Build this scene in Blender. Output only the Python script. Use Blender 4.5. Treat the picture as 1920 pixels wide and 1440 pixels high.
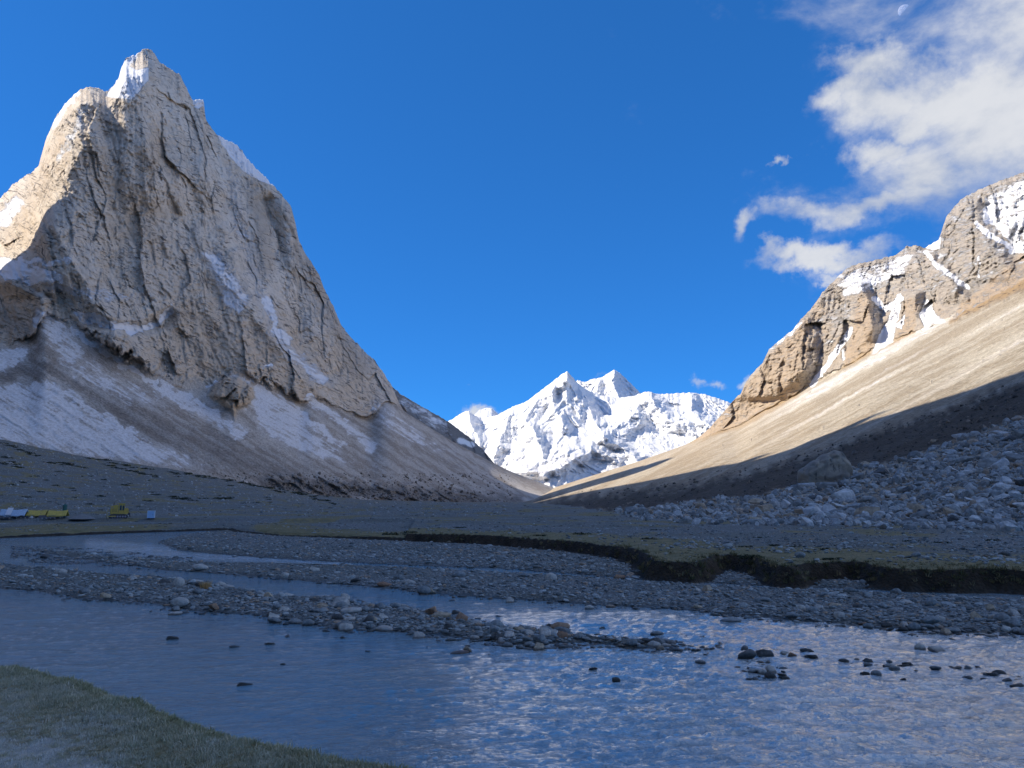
import bpy, bmesh, math, random, time
import numpy as np
from mathutils import Vector, Matrix, Euler
T0 = time.time()
random.seed(7); RNG = np.random.default_rng(11)
scene = bpy.context.scene
for o in list(bpy.data.objects): bpy.data.objects.remove(o)
C = scene.collection

# ------------------------------------------------------------------ camera
F = 1443.0; TH = math.atan(220.0 / F); H = 4.0          # focal length in photo pixels, pitch, eye above the water
cam_d = bpy.data.cameras.new('camera'); cam = bpy.data.objects.new('camera', cam_d); C.objects.link(cam)
cam.location = (0, 0, H); cam.rotation_euler = (math.pi / 2 + TH, 0, 0)
cam_d.sensor_width = 36.0; cam_d.lens = 36.0 * F / 1920; cam_d.clip_start = 0.1; cam_d.clip_end = 90000
scene.camera = cam

# ------------------------------------------------------------------ light
SUN_EL = math.radians(38); SUN_AZ = math.radians(93)    # azimuth to the left of straight ahead
S = np.array([-math.sin(SUN_AZ) * math.cos(SUN_EL), math.cos(SUN_AZ) * math.cos(SUN_EL), math.sin(SUN_EL)])
sun_d = bpy.data.lights.new('sun', 'SUN'); sun_d.energy = 3.8; sun_d.angle = math.radians(0.5); sun_d.color = (1.0, 0.90, 0.74)
sun = bpy.data.objects.new('sun', sun_d); C.objects.link(sun)
sun.rotation_euler = Vector(S).to_track_quat('Z', 'Y').to_euler()
scene.view_settings.view_transform = 'Standard'; scene.view_settings.look = 'None'
scene.view_settings.gamma = 1; scene.view_settings.exposure = 0.75
SKY_STRENGTH = 0.15

# ------------------------------------------------------------------ node helpers
def N(nt, typ, ins=None, out=0, **props):
    n = nt.nodes.new(typ)
    for k, v in props.items(): setattr(n, k, v)
    for k, v in (ins or {}).items():
        s = n.inputs[k]
        if isinstance(v, bpy.types.NodeSocket): nt.links.new(v, s)
        else: s.default_value = v
    return n.outputs[out] if out is not None else n
def MA(nt, op, a, b=0.0, c=0.0, clamp=False):
    return N(nt, 'ShaderNodeMath', {0: a, 1: b, 2: c}, operation=op, use_clamp=clamp)
def VM(nt, op, a, b=(0, 0, 0)):
    return N(nt, 'ShaderNodeVectorMath', {0: a, 1: b}, operation=op)
def NO(nt, vec, scale, detail=5.0, rough=0.55, dist=0.0):
    return N(nt, 'ShaderNodeTexNoise', {'Vector': vec, 'Scale': scale, 'Detail': detail, 'Roughness': rough, 'Distortion': dist})
def SM(nt, fac, lo, hi, a=0.0, b=1.0):
    n = N(nt, 'ShaderNodeMapRange', {'Value': fac, 'From Min': lo, 'From Max': hi, 'To Min': a, 'To Max': b}, out=None, interpolation_type='SMOOTHSTEP')
    return n.outputs[0]
def MX(nt, fac, a, b, blend='MIX'):
    n = nt.nodes.new('ShaderNodeMix'); n.data_type = 'RGBA'; n.blend_type = blend
    for i, v in ((0, fac), (6, a), (7, b)):
        if isinstance(v, bpy.types.NodeSocket): nt.links.new(v, n.inputs[i])
        else: n.inputs[i].default_value = v if i == 0 else (*v[:3], 1)
    return n.outputs[2]
def RGBm(nt, f): return N(nt, 'ShaderNodeCombineColor', {0: f, 1: f, 2: f})
def new_mat(name):
    m = bpy.data.materials.new(name); m.use_nodes = True; nt = m.node_tree
    return m, nt, nt.nodes['Principled BSDF']
def setp(nt, p, key, v):
    s = p.inputs[key]
    if isinstance(v, bpy.types.NodeSocket): nt.links.new(v, s)
    else: s.default_value = (*v, 1) if isinstance(v, tuple) and len(v) == 3 else v
def bump(nt, p, h, dist, strength=1.0):
    b = N(nt, 'ShaderNodeBump', {'Height': h, 'Distance': dist, 'Strength': strength}); nt.links.new(b, p.inputs['Normal'])
def simple(name, col, rough=0.7, var=0.12, scale=3.0, metallic=0.0):
    m, nt, p = new_mat(name)
    pos = N(nt, 'ShaderNodeTexCoord', out=3)
    f = NO(nt, pos, scale, 6, 0.6)
    c = MX(nt, f, tuple(x * (1 - 2 * var) for x in col), tuple(min(1, x * (1 + 2 * var)) for x in col))
    setp(nt, p, 'Base Color', c); setp(nt, p, 'Roughness', rough); setp(nt, p, 'Metallic', metallic)
    return m

# ------------------------------------------------------------------ numpy helpers
def _h(ix, iy, seed):
    h = (ix * 374761393 + iy * 668265263 + seed * 1442695041) & 0xFFFFFFFF
    h = ((h ^ (h >> 13)) * 1274126177) & 0xFFFFFFFF
    return (h ^ (h >> 16)) & 0xFFFFFFFF
def pn(x, y, seed=0):
    x0 = np.floor(x); y0 = np.floor(y); fx = x - x0; fy = y - y0
    ix = x0.astype(np.int64); iy = y0.astype(np.int64)
    u = fx * fx * fx * (fx * (fx * 6 - 15) + 10); v = fy * fy * fy * (fy * (fy * 6 - 15) + 10)
    def g(dx, dy):
        a = _h(ix + dx, iy + dy, seed).astype(np.float64) * (2 * math.pi / 4294967296.0)
        return np.cos(a) * (fx - dx) + np.sin(a) * (fy - dy)
    a = g(0, 0) * (1 - u) + g(1, 0) * u; b = g(0, 1) * (1 - u) + g(1, 1) * u
    return (a * (1 - v) + b * v) * 1.5
def fbm(x, y, oct=5, seed=0, gain=0.5, lac=2.03):
    s = 0; a = 1; t = 0
    for i in range(oct):
        s = s + a * pn(x + 17.3 * i, y - 9.1 * i, seed + i); t += a; a *= gain; x = x * lac; y = y * lac
    return s / t
def ridged(x, y, oct=5, seed=0, gain=0.55, lac=2.07):
    s = 0; a = 1; t = 0; w = 1
    for i in range(oct):
        n = 1 - np.abs(pn(x + 11.7 * i, y + 5.3 * i, seed + i)) * 1.6; n = np.clip(n, 0, 1) ** 2
        s = s + a * n * w; t += a; w = np.clip(n * 1.4, 0, 1); a *= gain; x = x * lac; y = y * lac
    return s / t
def facets(x, y, seed=0, tilt=1.0, off=.5):
    """broken rock: irregular cells, each a flat facet with its own tilt and offset"""
    ix0 = np.floor(x).astype(np.int64); iy0 = np.floor(y).astype(np.int64); best = np.full(x.shape, 1e9); val = np.zeros(x.shape)
    for dx in (-1, 0, 1):
        for dy in (-1, 0, 1):
            ix = ix0 + dx; iy = iy0 + dy; h1 = _h(ix, iy, seed); h2 = _h(ix, iy, seed + 71)
            sx = ix + (h1 & 1023) / 1023.; sy = iy + ((h1 >> 10) & 1023) / 1023.; ex = x - sx; ey = y - sy; d = ex * ex + ey * ey
            t1 = ((h2 & 1023) / 511.5 - 1) * tilt; t2 = (((h2 >> 10) & 1023) / 511.5 - 1) * tilt; o = ((h1 >> 20) & 1023) / 511.5 - 1
            v = ex * t1 + ey * t2 + o * off; k = d < best; best = np.where(k, d, best); val = np.where(k, v, val)
    return val
def ray(px, py):
    a = (np.asarray(px, float) - 960) / F; b = (720 - np.asarray(py, float)) / F
    dy = math.cos(TH) - b * math.sin(TH)
    return a / dy, (math.sin(TH) + b * math.cos(TH)) / dy          # x/y and (z-H)/y
def pix(x, y, z):
    u = x / y; e = (z - H) / y
    d = math.cos(TH) + e * math.sin(TH)
    return 960 + F * u / d, 720 - F * (e * math.cos(TH) - math.sin(TH)) / d
def onplane(px, py, z=0.0):
    u, e = ray(px, py); Y = (z - H) / e
    return u * Y, Y
def curve(pts, x):
    p = np.array(pts, float); return np.interp(x, p[:, 0], p[:, 1])
def scurve(pts, x, w=40):
    return sum(curve(pts, x + d * w) for d in np.linspace(-1, 1, 15)) / 15
def ss(a, b, x):
    t = np.clip((x - a) / (b - a), 0, 1); return t * t * (3 - 2 * t)
def seg_dist(X, Y, poly, closed=False):
    P = np.array(poly, float); Q = np.roll(P, -1, 0) if closed else P[1:]; A = P if closed else P[:-1]
    d = np.full(X.shape, 1e18)
    for (ax, ay), (bx, by) in zip(A, Q):
        vx, vy = bx - ax, by - ay; L = vx * vx + vy * vy + 1e-12
        t = np.clip(((X - ax) * vx + (Y - ay) * vy) / L, 0, 1)
        d = np.minimum(d, (X - ax - t * vx) ** 2 + (Y - ay - t * vy) ** 2)
    return np.sqrt(d)
def inside(X, Y, poly):
    P = np.array(poly, float); Q = np.roll(P, -1, 0); r = np.zeros(X.shape, bool)
    for (ax, ay), (bx, by) in zip(P, Q):
        if ay == by: continue
        c = ((ay > Y) != (by > Y)) & (X < (bx - ax) * (Y - ay) / (by - ay) + ax); r ^= c
    return r
def sdf(X, Y, poly):       # positive inside
    d = seg_dist(X, Y, poly, True); return np.where(inside(X, Y, poly), d, -d)

def tag(o, label=None, cat=None, group=None, kind=None):
    if label: o['label'] = label
    if cat: o['category'] = cat
    if group: o['group'] = group
    if kind: o['kind'] = kind
    return o
def add_attrs(me, attrs):
    for k, v in attrs.items():
        v = np.asarray(v, np.float32)
        if v.shape[-1] == 4 and v.ndim > 1:
            a = me.attributes.new(k, 'FLOAT_COLOR', 'POINT'); a.data.foreach_set('color', v.reshape(-1))
        elif v.ndim > 1 and v.shape[-1] == 3:
            a = me.attributes.new(k, 'FLOAT_VECTOR', 'POINT'); a.data.foreach_set('vector', v.reshape(-1))
        else:
            a = me.attributes.new(k, 'FLOAT', 'POINT'); a.data.foreach_set('value', v.reshape(-1))
def grid_mesh(name, V, mat, attrs=None, drop=None):
    R, Cn = V.shape[:2]
    me = bpy.data.meshes.new(name)
    idx = np.arange(R * Cn).reshape(R, Cn)
    q = np.stack([idx[:-1, :-1], idx[:-1, 1:], idx[1:, 1:], idx[1:, :-1]], -1).reshape(-1, 4)
    if drop is not None: q = q[~drop[:-1, :-1].reshape(-1)]
    me.vertices.add(R * Cn); me.vertices.foreach_set('co', V.reshape(-1).astype(np.float32))
    n = len(q); me.loops.add(n * 4); me.loops.foreach_set('vertex_index', q.reshape(-1).astype(np.int32))
    me.polygons.add(n); me.polygons.foreach_set('loop_start', np.arange(0, n * 4, 4, dtype=np.int32))
    me.polygons.foreach_set('loop_total', np.full(n, 4, np.int32))
    me.polygons.foreach_set('use_smooth', np.ones(n, bool))
    me.update(); me.validate()
    if attrs: add_attrs(me, attrs)
    me.materials.append(mat)
    o = bpy.data.objects.new(name, me); C.objects.link(o); return o

# ------------------------------------------------------------------ sky and clouds (world)
def build_world():
    w = bpy.data.worlds.new('World'); scene.world = w; w.use_nodes = True; nt = w.node_tree
    bg = nt.nodes['Background']
    sky = nt.nodes.new('ShaderNodeTexSky'); sky.sky_type = 'NISHITA'; sky.sun_disc = False
    sky.sun_elevation = SUN_EL; sky.sun_rotation = -SUN_AZ
    sky.altitude = 4200; sky.air_density = 1.0; sky.dust_density = 0.0; sky.ozone_density = 2.2
    d = N(nt, 'ShaderNodeTexCoord', out=0)
    sep = N(nt, 'ShaderNodeSeparateXYZ', {0: d}, out=None)
    az = MA(nt, 'ARCTAN2', sep.outputs[0], sep.outputs[1]); el = MA(nt, 'ARCSINE', sep.outputs[2])
    # wispy domain warp
    wn = N(nt, 'ShaderNodeTexNoise', {'Vector': d, 'Scale': 6.0, 'Detail': 7.0, 'Roughness': 0.6}, out=1)
    wv = VM(nt, 'SUBTRACT', wn, (0.5, 0.5, 0.5)); ws = N(nt, 'ShaderNodeSeparateXYZ', {0: wv}, out=None)
    azw = MA(nt, 'MULTIPLY_ADD', ws.outputs[0], 0.30, az); elw = MA(nt, 'MULTIPLY_ADD', ws.outputs[1], 0.17, el)
    def ell(px, py, rx, ry, rot=0.0, amp=1.0, deg=False):
        if deg: a0, e0, rx, ry = (math.radians(v) for v in (px, py, rx, ry))
        else:
            u, e = ray(px, py); a0 = math.atan(u); e0 = math.atan(e * math.cos(a0)); rx /= F; ry /= F
        cr, sr = math.cos(math.radians(rot)), math.sin(math.radians(rot))
        da = MA(nt, 'SUBTRACT', azw, a0); de = MA(nt, 'SUBTRACT', elw, e0)
        p = MA(nt, 'MULTIPLY_ADD', da, cr / rx, MA(nt, 'MULTIPLY', de, sr / rx))
        q = MA(nt, 'MULTIPLY_ADD', da, -sr / ry, MA(nt, 'MULTIPLY', de, cr / ry))
        r = MA(nt, 'SQRT', MA(nt, 'MULTIPLY_ADD', p, p, MA(nt, 'MULTIPLY', q, q)))
        return SM(nt, r, 1.75, 0.0, 0.0, amp)
    E = [(1800, 165, 200, 70, 6), (1900, 210, 200, 170, 0), (1730, 330, 190, 95, 0), (1850, 400, 150, 60, 12), (1640, 112, 100, 46, 0), (1660, 160, 130, 60, 0),
         (1590, 160, 100, 32, 10), (1620, 280, 80, 40, 0), (1700, 225, 80, 45, 0), (1610, 385, 130, 34, 12), (1450, 443, 62, 26, 10, .95), (1530, 498, 130, 22, 7, .95),
         (1590, 515, 60, 12, 4, .7), (1486, 317, 26, 12, 30, .85), (2200, 150, 420, 380, 0), (2350, 420, 300, 200, 0), (2000, -350, 330, 200, 15), (1790, 440, 70, 30, 20, .6),
         (895, 762, 42, 16, 0, .9), (850, 772, 26, 11, 0, .75), (930, 768, 34, 14, 0, .5), (1325, 724, 38, 13, -4, .85), (1120, 698, 34, 8, 0, .5), (866, 714, 8, 3, 0, .5), (64, 36, 40, 24, 8, 1, True), (105, 32, 36, 18, 5, 1, True), (85, 62, 70, 16, 0, .95, True), (150, 40, 44, 17, 5, .9, True), (-150, 38, 40, 15, 8, .85, True), (-100, 62, 50, 10, 0, .7, True)]  # clouds given in degrees lie out of view, added to brighten the shade
    m = None
    for t in E:
        x = ell(*t); m = x if m is None else MA(nt, 'MAXIMUM', m, x)
    ns = NO(nt, VM(nt, 'MULTIPLY', d, (1, 1, 1.5)), 9.0, 9.0, 0.60, 0.2)
    nf = NO(nt, VM(nt, 'MULTIPLY', d, (1, 1, 2.2)), 3.6, 5.0, 0.5)
    dens = MA(nt, 'ADD', MA(nt, 'MULTIPLY', m, 1.75), MA(nt, 'MULTIPLY_ADD', ns, 2.6, -1.3 - .54))
    dens = MA(nt, 'ADD', dens, MA(nt, 'MULTIPLY_ADD', nf, .9, -0.45))
    alpha = MA(nt, 'MULTIPLY', SM(nt, dens, -.05, 1.35), MA(nt, 'MINIMUM', MA(nt, 'MULTIPLY', m, 4.0), 1.0))
    ccol = MX(nt, SM(nt, MA(nt, 'ADD', ns, MA(nt, 'MULTIPLY', nf, .5)), 0.55, 0.95), (1.9, 2.1, 2.5), (3.1, 3.15, 3.25))
    mixc = MX(nt, MA(nt, 'MULTIPLY', alpha, 0.93), MX(nt, 1.0, N(nt, 'ShaderNodeGamma', {0: sky.outputs[0], 1: .6}), (.125, .60, 1.32), 'MULTIPLY'), ccol)
    nt.links.new(mixc, bg.inputs[0]); bg.inputs[1].default_value = SKY_STRENGTH
build_world()

# ------------------------------------------------------------------ materials of the mountains
def mountain_mat(name, base, pale, dark, ochre, scree_c, scree_dark, bump_d=2.0, fine=0.05, dash=0.8, snow_c=(0.86, 0.87, 0.90), sn_amp=1.0, bs=.65):
    """tc: along / across the bedding, tv: across / down the fall of the wall, ts: across / down the scree (about one metre a unit)"""
    m, nt, p = new_mat(name)
    at = lambda k: N(nt, 'ShaderNodeAttribute', attribute_name=k, out=1)
    tc, tv, ts = at('tc'), at('tv'), at('ts')
    mk = N(nt, 'ShaderNodeAttribute', attribute_name='mask', out=None)
    sp = N(nt, 'ShaderNodeSeparateColor', {0: mk.outputs['Color']}, out=None)
    snow, och, drk, scr = sp.outputs[0], sp.outputs[1], sp.outputs[2], mk.outputs['Alpha']
    pos = N(nt, 'ShaderNodeNewGeometry', out=0)
    S_ = lambda v, a, b: VM(nt, 'MULTIPLY', v, (a, b, 0))
    st = NO(nt, S_(tv, 1 / 20, 1 / 120), 1.0, 8, 0.65, 0.3)
    big = NO(nt, S_(tv, 1 / 85, 1 / 190), 1.0, 4, 0.55)
    mid = NO(nt, S_(tc, 1 / 24, 1 / 15), 1.0, 7, 0.68, .6)
    fn = NO(nt, pos, fine, 10, 0.72)
    c = MX(nt, SM(nt, MA(nt, 'ADD', MA(nt, 'MULTIPLY', st, .5), MA(nt, 'MULTIPLY', mid, .5)), .36, .64), base, pale)
    c = MX(nt, SM(nt, big, .50, .68, 0, .5), c, ochre)
    c = MX(nt, MA(nt, 'MULTIPLY', och, SM(nt, fn, .25, .6, .5, 1)), c, ochre)
    c = MX(nt, SM(nt, fn, .49, .34, 0, .6), c, dark)
    c = MX(nt, SM(nt, fn, .54, .68, 0, .5), c, pale)
    zone = NO(nt, S_(tc, 1 / 80, 1 / 60), 1.0, 4, .6)
    da = NO(nt, S_(tc, 1 / 17, 1 / 3.0), 1.0, 4, 0.6, 0.5)
    dm = MA(nt, 'MULTIPLY', SM(nt, da, .56, .63), SM(nt, zone, .40, .53))
    cr = NO(nt, S_(tv, 1 / 3.6, 1 / 34), 1.0, 4, 0.6, 0.5); zone2 = NO(nt, S_(tv, 1 / 50, 1 / 70), 1.0, 3, .5)
    dm = MA(nt, 'MAXIMUM', dm, MA(nt, 'MULTIPLY', SM(nt, cr, .60, .68), SM(nt, zone2, .47, .58)))
    dm = MA(nt, 'MULTIPLY', dm, dash)
    c = MX(nt, dm, c, dark)
    lt = NO(nt, S_(tc, 1 / 13, 1 / 2.4), 1.0, 4, 0.6, 0.5)
    c = MX(nt, SM(nt, lt, .60, .70, 0, .45), c, pale)
    c = MX(nt, MA(nt, 'MULTIPLY', drk, SM(nt, fn, .3, .6, .55, 1)), c, dark)
    s1 = NO(nt, S_(ts, 1 / 15, 1 / 400), 1.0, 8, .65, .2)
    s2 = NO(nt, pos, .30, 8, .8); s3 = NO(nt, pos, .03, 5, .6)
    sc = MX(nt, SM(nt, MA(nt, 'ADD', MA(nt, 'MULTIPLY', s1, .65), MA(nt, 'MULTIPLY', s3, .35)), .43, .58), scree_dark, scree_c)
    sc = MX(nt, MA(nt, 'MULTIPLY', och, .8), sc, ochre)
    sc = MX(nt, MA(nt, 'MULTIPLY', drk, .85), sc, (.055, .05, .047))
    sc = MX(nt, 1.0, sc, RGBm(nt, SM(nt, s2, .32, .68, .5, 1.35)), 'MULTIPLY')
    c = MX(nt, scr, c, sc)
    sn = NO(nt, S_(ts, 1 / 26, 1 / 50), 1.0, 9, .72, .5)
    snw = NO(nt, S_(tc, 1 / 22, 1 / 7), 1.0, 9, .72, .4)
    sn = MA(nt, 'ADD', MA(nt, 'MULTIPLY', sn, .45), MA(nt, 'MULTIPLY', snw, .55))
    sfac = MA(nt, 'ADD', snow, MA(nt, 'MULTIPLY_ADD', sn, 2.6 * sn_amp, -1.32 * sn_amp))
    sfac = SM(nt, sfac, .30, .74)
    sfac = MA(nt, 'MULTIPLY', sfac, MA(nt, 'MULTIPLY', SM(nt, snow, 0.01, .12), MA(nt, 'SUBTRACT', 1.0, MA(nt, 'MULTIPLY', MA(nt, 'MULTIPLY', scr, SM(nt, s2, .62, .36)), .45))))
    sfac = MA(nt, 'MAXIMUM', sfac, MA(nt, 'MULTIPLY', MA(nt, 'MULTIPLY', MA(nt, 'MINIMUM', snow, 1.0), SM(nt, s2, .3, .65, .3, 1.0)), .62))
    c = MX(nt, sfac, c, snow_c)
    setp(nt, p, 'Base Color', c); setp(nt, p, 'Roughness', .92); setp(nt, p, 'Specular IOR Level', .15)
    h = MA(nt, 'ADD', MA(nt, 'MULTIPLY', st, .8), MA(nt, 'ADD', MA(nt, 'MULTIPLY', fn, 1.2), MA(nt, 'MULTIPLY', da, .45)))
    h = MA(nt, 'ADD', h, MA(nt, 'MULTIPLY', mid, .7))
    h = MA(nt, 'ADD', MA(nt, 'MULTIPLY', h, MA(nt, 'MULTIPLY_ADD', scr, -.85, 1.0)), MA(nt, 'MULTIPLY', s2, .35))
    h = MA(nt, 'MULTIPLY', h, MA(nt, 'MULTIPLY_ADD', sfac, -.55, 1.0))
    bump(nt, p, h, bump_d * 6, bs)
    return m
def uvs(PXa, PYa, w, Z, q, dip=25, lean=.38):
    a = math.radians(dip); ca, sa_ = math.cos(a), math.sin(a)
    return {'tc': np.stack([PXa * ca + PYa * sa_, -PXa * sa_ + PYa * ca + w * .35, 0 * PXa], -1), 'tv': np.stack([PXa - lean * PYa + w * .3, PYa, 0 * PXa], -1), 'ts': np.stack([q, Z, 0 * PXa], -1)}

def poly_mask(PX, PY, poly, soft=6.0, wx=0, wy=0):
    return ss(-soft, soft, sdf(PX + wx, PY + wy, poly))
def band(PX, PY, poly, w, soft=None, wx=0, wy=0):
    soft = soft or w; return 1 - ss(w - soft * .5, w + soft * .5, seg_dist(PX + wx, PY + wy, poly))
def vridge(PX, PY, pts, wl, wr, fade=25):
    """rib of rock running down the face: 1 on its edge, falling to 0 over wl (left) and wr (right)"""
    p = np.array(pts, float); xl = np.interp(PY, p[:, 1], p[:, 0]); d = PX - xl
    v = np.where(d < 0, 1 + d / wl, 1 - d / wr)
    return np.clip(v, 0, 1) * ss(p[0, 1] - fade, p[0, 1], PY) * (1 - ss(p[-1, 1], p[-1, 1] + fade, PY))
def cols(a, b, fa, fb, step, coarse=18):
    return np.concatenate([np.arange(a, fa, coarse), np.arange(fa, fb, step), np.arange(fb, b + coarse, coarse)]).astype(float)

# ------------------------------------------------------------------ left mountain: rock tower over scree
L_BASE = [(-700, 800), (-300, 800), (0, 822), (130, 850), (300, 874), (450, 902), (600, 927), (700, 936), (950, 942), (1100, 942)]
L_YB = [(-700, 600), (-300, 750), (0, 880), (300, 1000), (600, 1250), (800, 1480), (950, 1800), (1050, 2000)]
L_FOOT = [(-700, 600), (-300, 640), (0, 652), (60, 645), (80, 600), (150, 630), (187, 657), (217, 673), (287, 713), (333, 727), (387, 735), (420, 722), (437, 708), (500, 730), (540, 748),
          (563, 763), (585, 752), (633, 768), (691, 788), (704, 778), (716, 756), (735, 752), (756, 771), (840, 824), (926, 870), (960, 886), (1000, 901), (1040, 916), (1060, 925), (1100, 935)]
L_YF = [(-700, 760), (-300, 920), (0, 1070), (80, 1110), (300, 1230), (600, 1600), (760, 2050), (930, 2600), (1050, 3150)]
L_CREST = [(-700, 560), (-450, 420), (-200, 470), (-80, 430), (0, 372), (25, 345), (60, 322), (72, 312), (85, 265), (95, 240), (107, 215), (122, 195), (130, 186), (150, 168), (165, 163), (180, 164), (200, 172), (202, 172),
           (222, 148), (228, 125), (237, 108), (255, 103), (268, 93), (275, 90), (285, 95), (300, 117), (320, 130), (337, 140), (350, 165), (360, 187), (362, 187), (382, 187), (385, 222), (400, 245), (406, 252),
           (420, 260), (445, 272), (470, 305), (495, 330), (515, 350), (530, 368), (545, 385), (553, 415), (560, 450), (575, 480), (590, 500), (600, 520), (610, 545), (625, 575), (640, 610), (660, 635),
           (680, 655), (700, 675), (720, 700), (735, 725), (748, 755), (757, 771), (840, 823), (926, 869), (960, 885), (1000, 900), (1040, 915), (1060, 924), (1100, 934)]
L_YC = [(-700, 1250), (-450, 1500), (-200, 1650), (0, 1700), (80, 1600), (150, 1500), (200, 1520), (275, 1640), (360, 1760), (420, 1850), (545, 2000), (640, 2080), (735, 2180), (757, 2060), (930, 2620), (1050, 3170)]
def build_left():
    px = cols(-700, 1075, -20, 1060, 1.75)
    n1, n2, n3 = 130, 330, 16
    base, foot, crest = scurve(L_BASE, px), scurve(L_FOOT, px, 9), curve(L_CREST, px)
    crest = crest + np.where(px < 740, 3.2, .8) * (fbm(px / 9, px * 0, 5, 5, .7) * 2)
    foot = np.minimum(foot, base - 6); crest = np.minimum(crest, foot - .8)
    YB, YF, YC = scurve(L_YB, px, 60), scurve(L_YF, px, 50), scurve(L_YC, px, 30)
    t1 = np.linspace(-.08, 1, n1)[:, None]; t2 = np.linspace(0, 1, n2 + 1)[1:, None]
    PX = np.repeat(px[None], n1 + n2, 0)
    PY = np.concatenate([base + (foot - base) * t1, foot + (crest - foot) * t2])
    k = np.log(YF / YB); Yl = YB * np.exp(k * t1)
    # cliff: steep lower wall, then leaning back
    Yu = YF + (YC - YF) * (t2 ** 1.15)
    Y = np.concatenate([Yl, Yu]); T = np.concatenate([t1 * 0, t2 + 0 * px[None]], 0) if False else np.concatenate([np.repeat(t1 * 0, len(px), 1), np.repeat(t2, len(px), 1)])
    cl = np.concatenate([np.zeros((n1, len(px))), np.ones((n2, len(px)))])
    rockcol = 1 - ss(735, 760, PX)
    jf = fbm(PX / 14, PY / 14, 4, 8)
    cliff = cl * rockcol * ss(0, .03, T - .02 - .05 * jf)
    u, e = ray(PX, PY)
    x, z = u * Y, H + e * Y
    a = .33 * x + .94 * Y
    wx = fbm(PX / 60, PY / 60, 4, 21) * 22; wy = fbm(PX / 60, PY / 60, 4, 22) * 22
    env = cliff * (1 - ss(.93, 1.0, T) * .6)
    D = 0
    fall = a + .45 * z
    D = D - 40 * (ridged(fall / 330, z / 900, 2, 31) - .45)
    fu = PX - .30 * PY + wx * .5; fv = PY + .25 * PX + wy * .6
    c1 = PX * .91 + PY * .42 + wx * .3; c2 = -PX * .42 + PY * .91 + wy * .3
    D = D - 24 * facets(fu / 62, fv / 210, 33, 1.0, .03) - 9 * facets(fu / 24, fv / 90, 34, 1.0, .12) - 4.5 * facets(fu / 9, fv / 38, 35, 1.0, .25) - 3.2 * facets(c1 / 12, c2 / 5.5, 36, .9, .35) - 1.6 * facets(fu / 3.5, fv / 10, 37, .9, .3)
    D = D - 6 * (ridged(fu / 30, fv / 190, 3, 41) - .4)
    b1 = PX * .906 + PY * .423; b2 = -PX * .423 + PY * .906
    D = D - 4.5 * (ridged(b1 / 40, b2 / 12 + .3 * wx / 10, 3, 61) - .4) - 4 * fbm(PX / 5, PY / 6, 3, 62)
    # aretes
    D = D - 120 * vridge(PX + wx * .5, PY, [(158, 165), (150, 220), (150, 280), (110, 370), (85, 430), (40, 500)], 190, 160, 70)
    D = D - 75 * vridge(PX + wx * .5, PY, [(280, 92), (276, 140), (250, 185), (262, 240), (290, 330)], 70, 170, 90)
    D = D - 50 * vridge(PX + wx * .7, PY, [(380, 330), (440, 500), (520, 640), (560, 740)], 70, 30, 60)
    D = D - 60 * vridge(PX + wx * .7, PY, [(100, 430), (180, 560), (240, 690)], 60, 60, 60)
    D = D - 45 * vridge(PX + wx * .5, PY, [(20, 530), (75, 560), (80, 640)], 60, 22, 20)
    D = D - 60 * vridge(PX + wx * .5, PY, [(560, 390), (590, 520), (680, 690), (705, 780)], 60, 60, 40)
    D = D + 50 * band(PX, PY, [(500, 380), (520, 480), (560, 620), (610, 700)], 14, 26, wx * .5, wy * .5)
    D = D + 28 * band(PX, PY, [(170, 600), (220, 615), (270, 618), (318, 590)], 11, 14, wx * .4, wy * .4)
    D = D * env
    # boulder outcrop standing in the scree
    oc = ss(-3, 16, sdf(PX + wx * .35, PY + wy * .35, [(386, 740), (396, 722), (425, 704), (450, 703), (474, 722), (478, 740), (468, 757), (446, 766), (441, 786), (432, 768), (402, 757)]))
    D = D - oc * (46 + 30 * facets(PX / 15, PY / 22, 64) + 12 * facets(PX / 6, PY / 9, 65))
    sc = (1 - cliff)
    q = PY - .62 * PX + .5 * wx
    D = D - sc * (6 * (ridged(q / 34, z / 400, 4, 71) - .4) + 2.0 * fbm(a / 12, z / 14, 4, 72)) * np.clip(1 - oc * 2, 0, 1)
    # low wrinkled moraine at the right foot
    mor = band(PX, PY, [(520, 905), (640, 912), (760, 925), (880, 935)], 16, 20)
    D = D - mor * 34 * (ridged(x / 40, Y / 60, 4, 88) - .2)
    Y = Y + D
    x, z = u * Y, H + e * Y
    # back side
    bt = (np.linspace(0, 1, n3 + 1)[1:, None]) ** 1.3
    yb = Y[-1] + bt * 900; zb = np.maximum(z[-1] - bt * (z[-1] + 30) * 1.0, -30) * 1.0; xb = x[-1] - bt * 250 * ss(900, 600, px)
    X = np.concatenate([x, xb]); YY = np.concatenate([Y, yb]); Z = np.concatenate([z, zb])
    PXa = np.concatenate([PX, np.repeat(px[None], n3, 0)]); PYa = np.concatenate([PY, np.repeat(crest[None], n3, 0)])
    cliffa = np.concatenate([cliff, np.repeat(rockcol[-1:], n3, 0)])
    oca = np.concatenate([oc, np.zeros((n3, len(px)))])
    w1 = fbm(PXa / 22, PYa / 22, 5, 91) * 16; w2 = fbm(PXa / 22, PYa / 22, 5, 92) * 16
    pm = lambda pl, s=5: poly_mask(PXa, PYa, pl, s * 1.6, w1 * .9, w2 * .9)
    bd = lambda pl, w, s=None: band(PXa, PYa, pl, w, s, w1, w2)
    snow = .10 + 0 * PXa
    def up(m, v):
        nonlocal snow; snow = np.maximum(snow, m * v)
    up(poly_mask(PXa, PYa, [(200, 180), (222, 138), (236, 122), (256, 132), (279, 128), (277, 150), (248, 187)], 3, w1 * .15, w2 * .15), 1.3)
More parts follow.
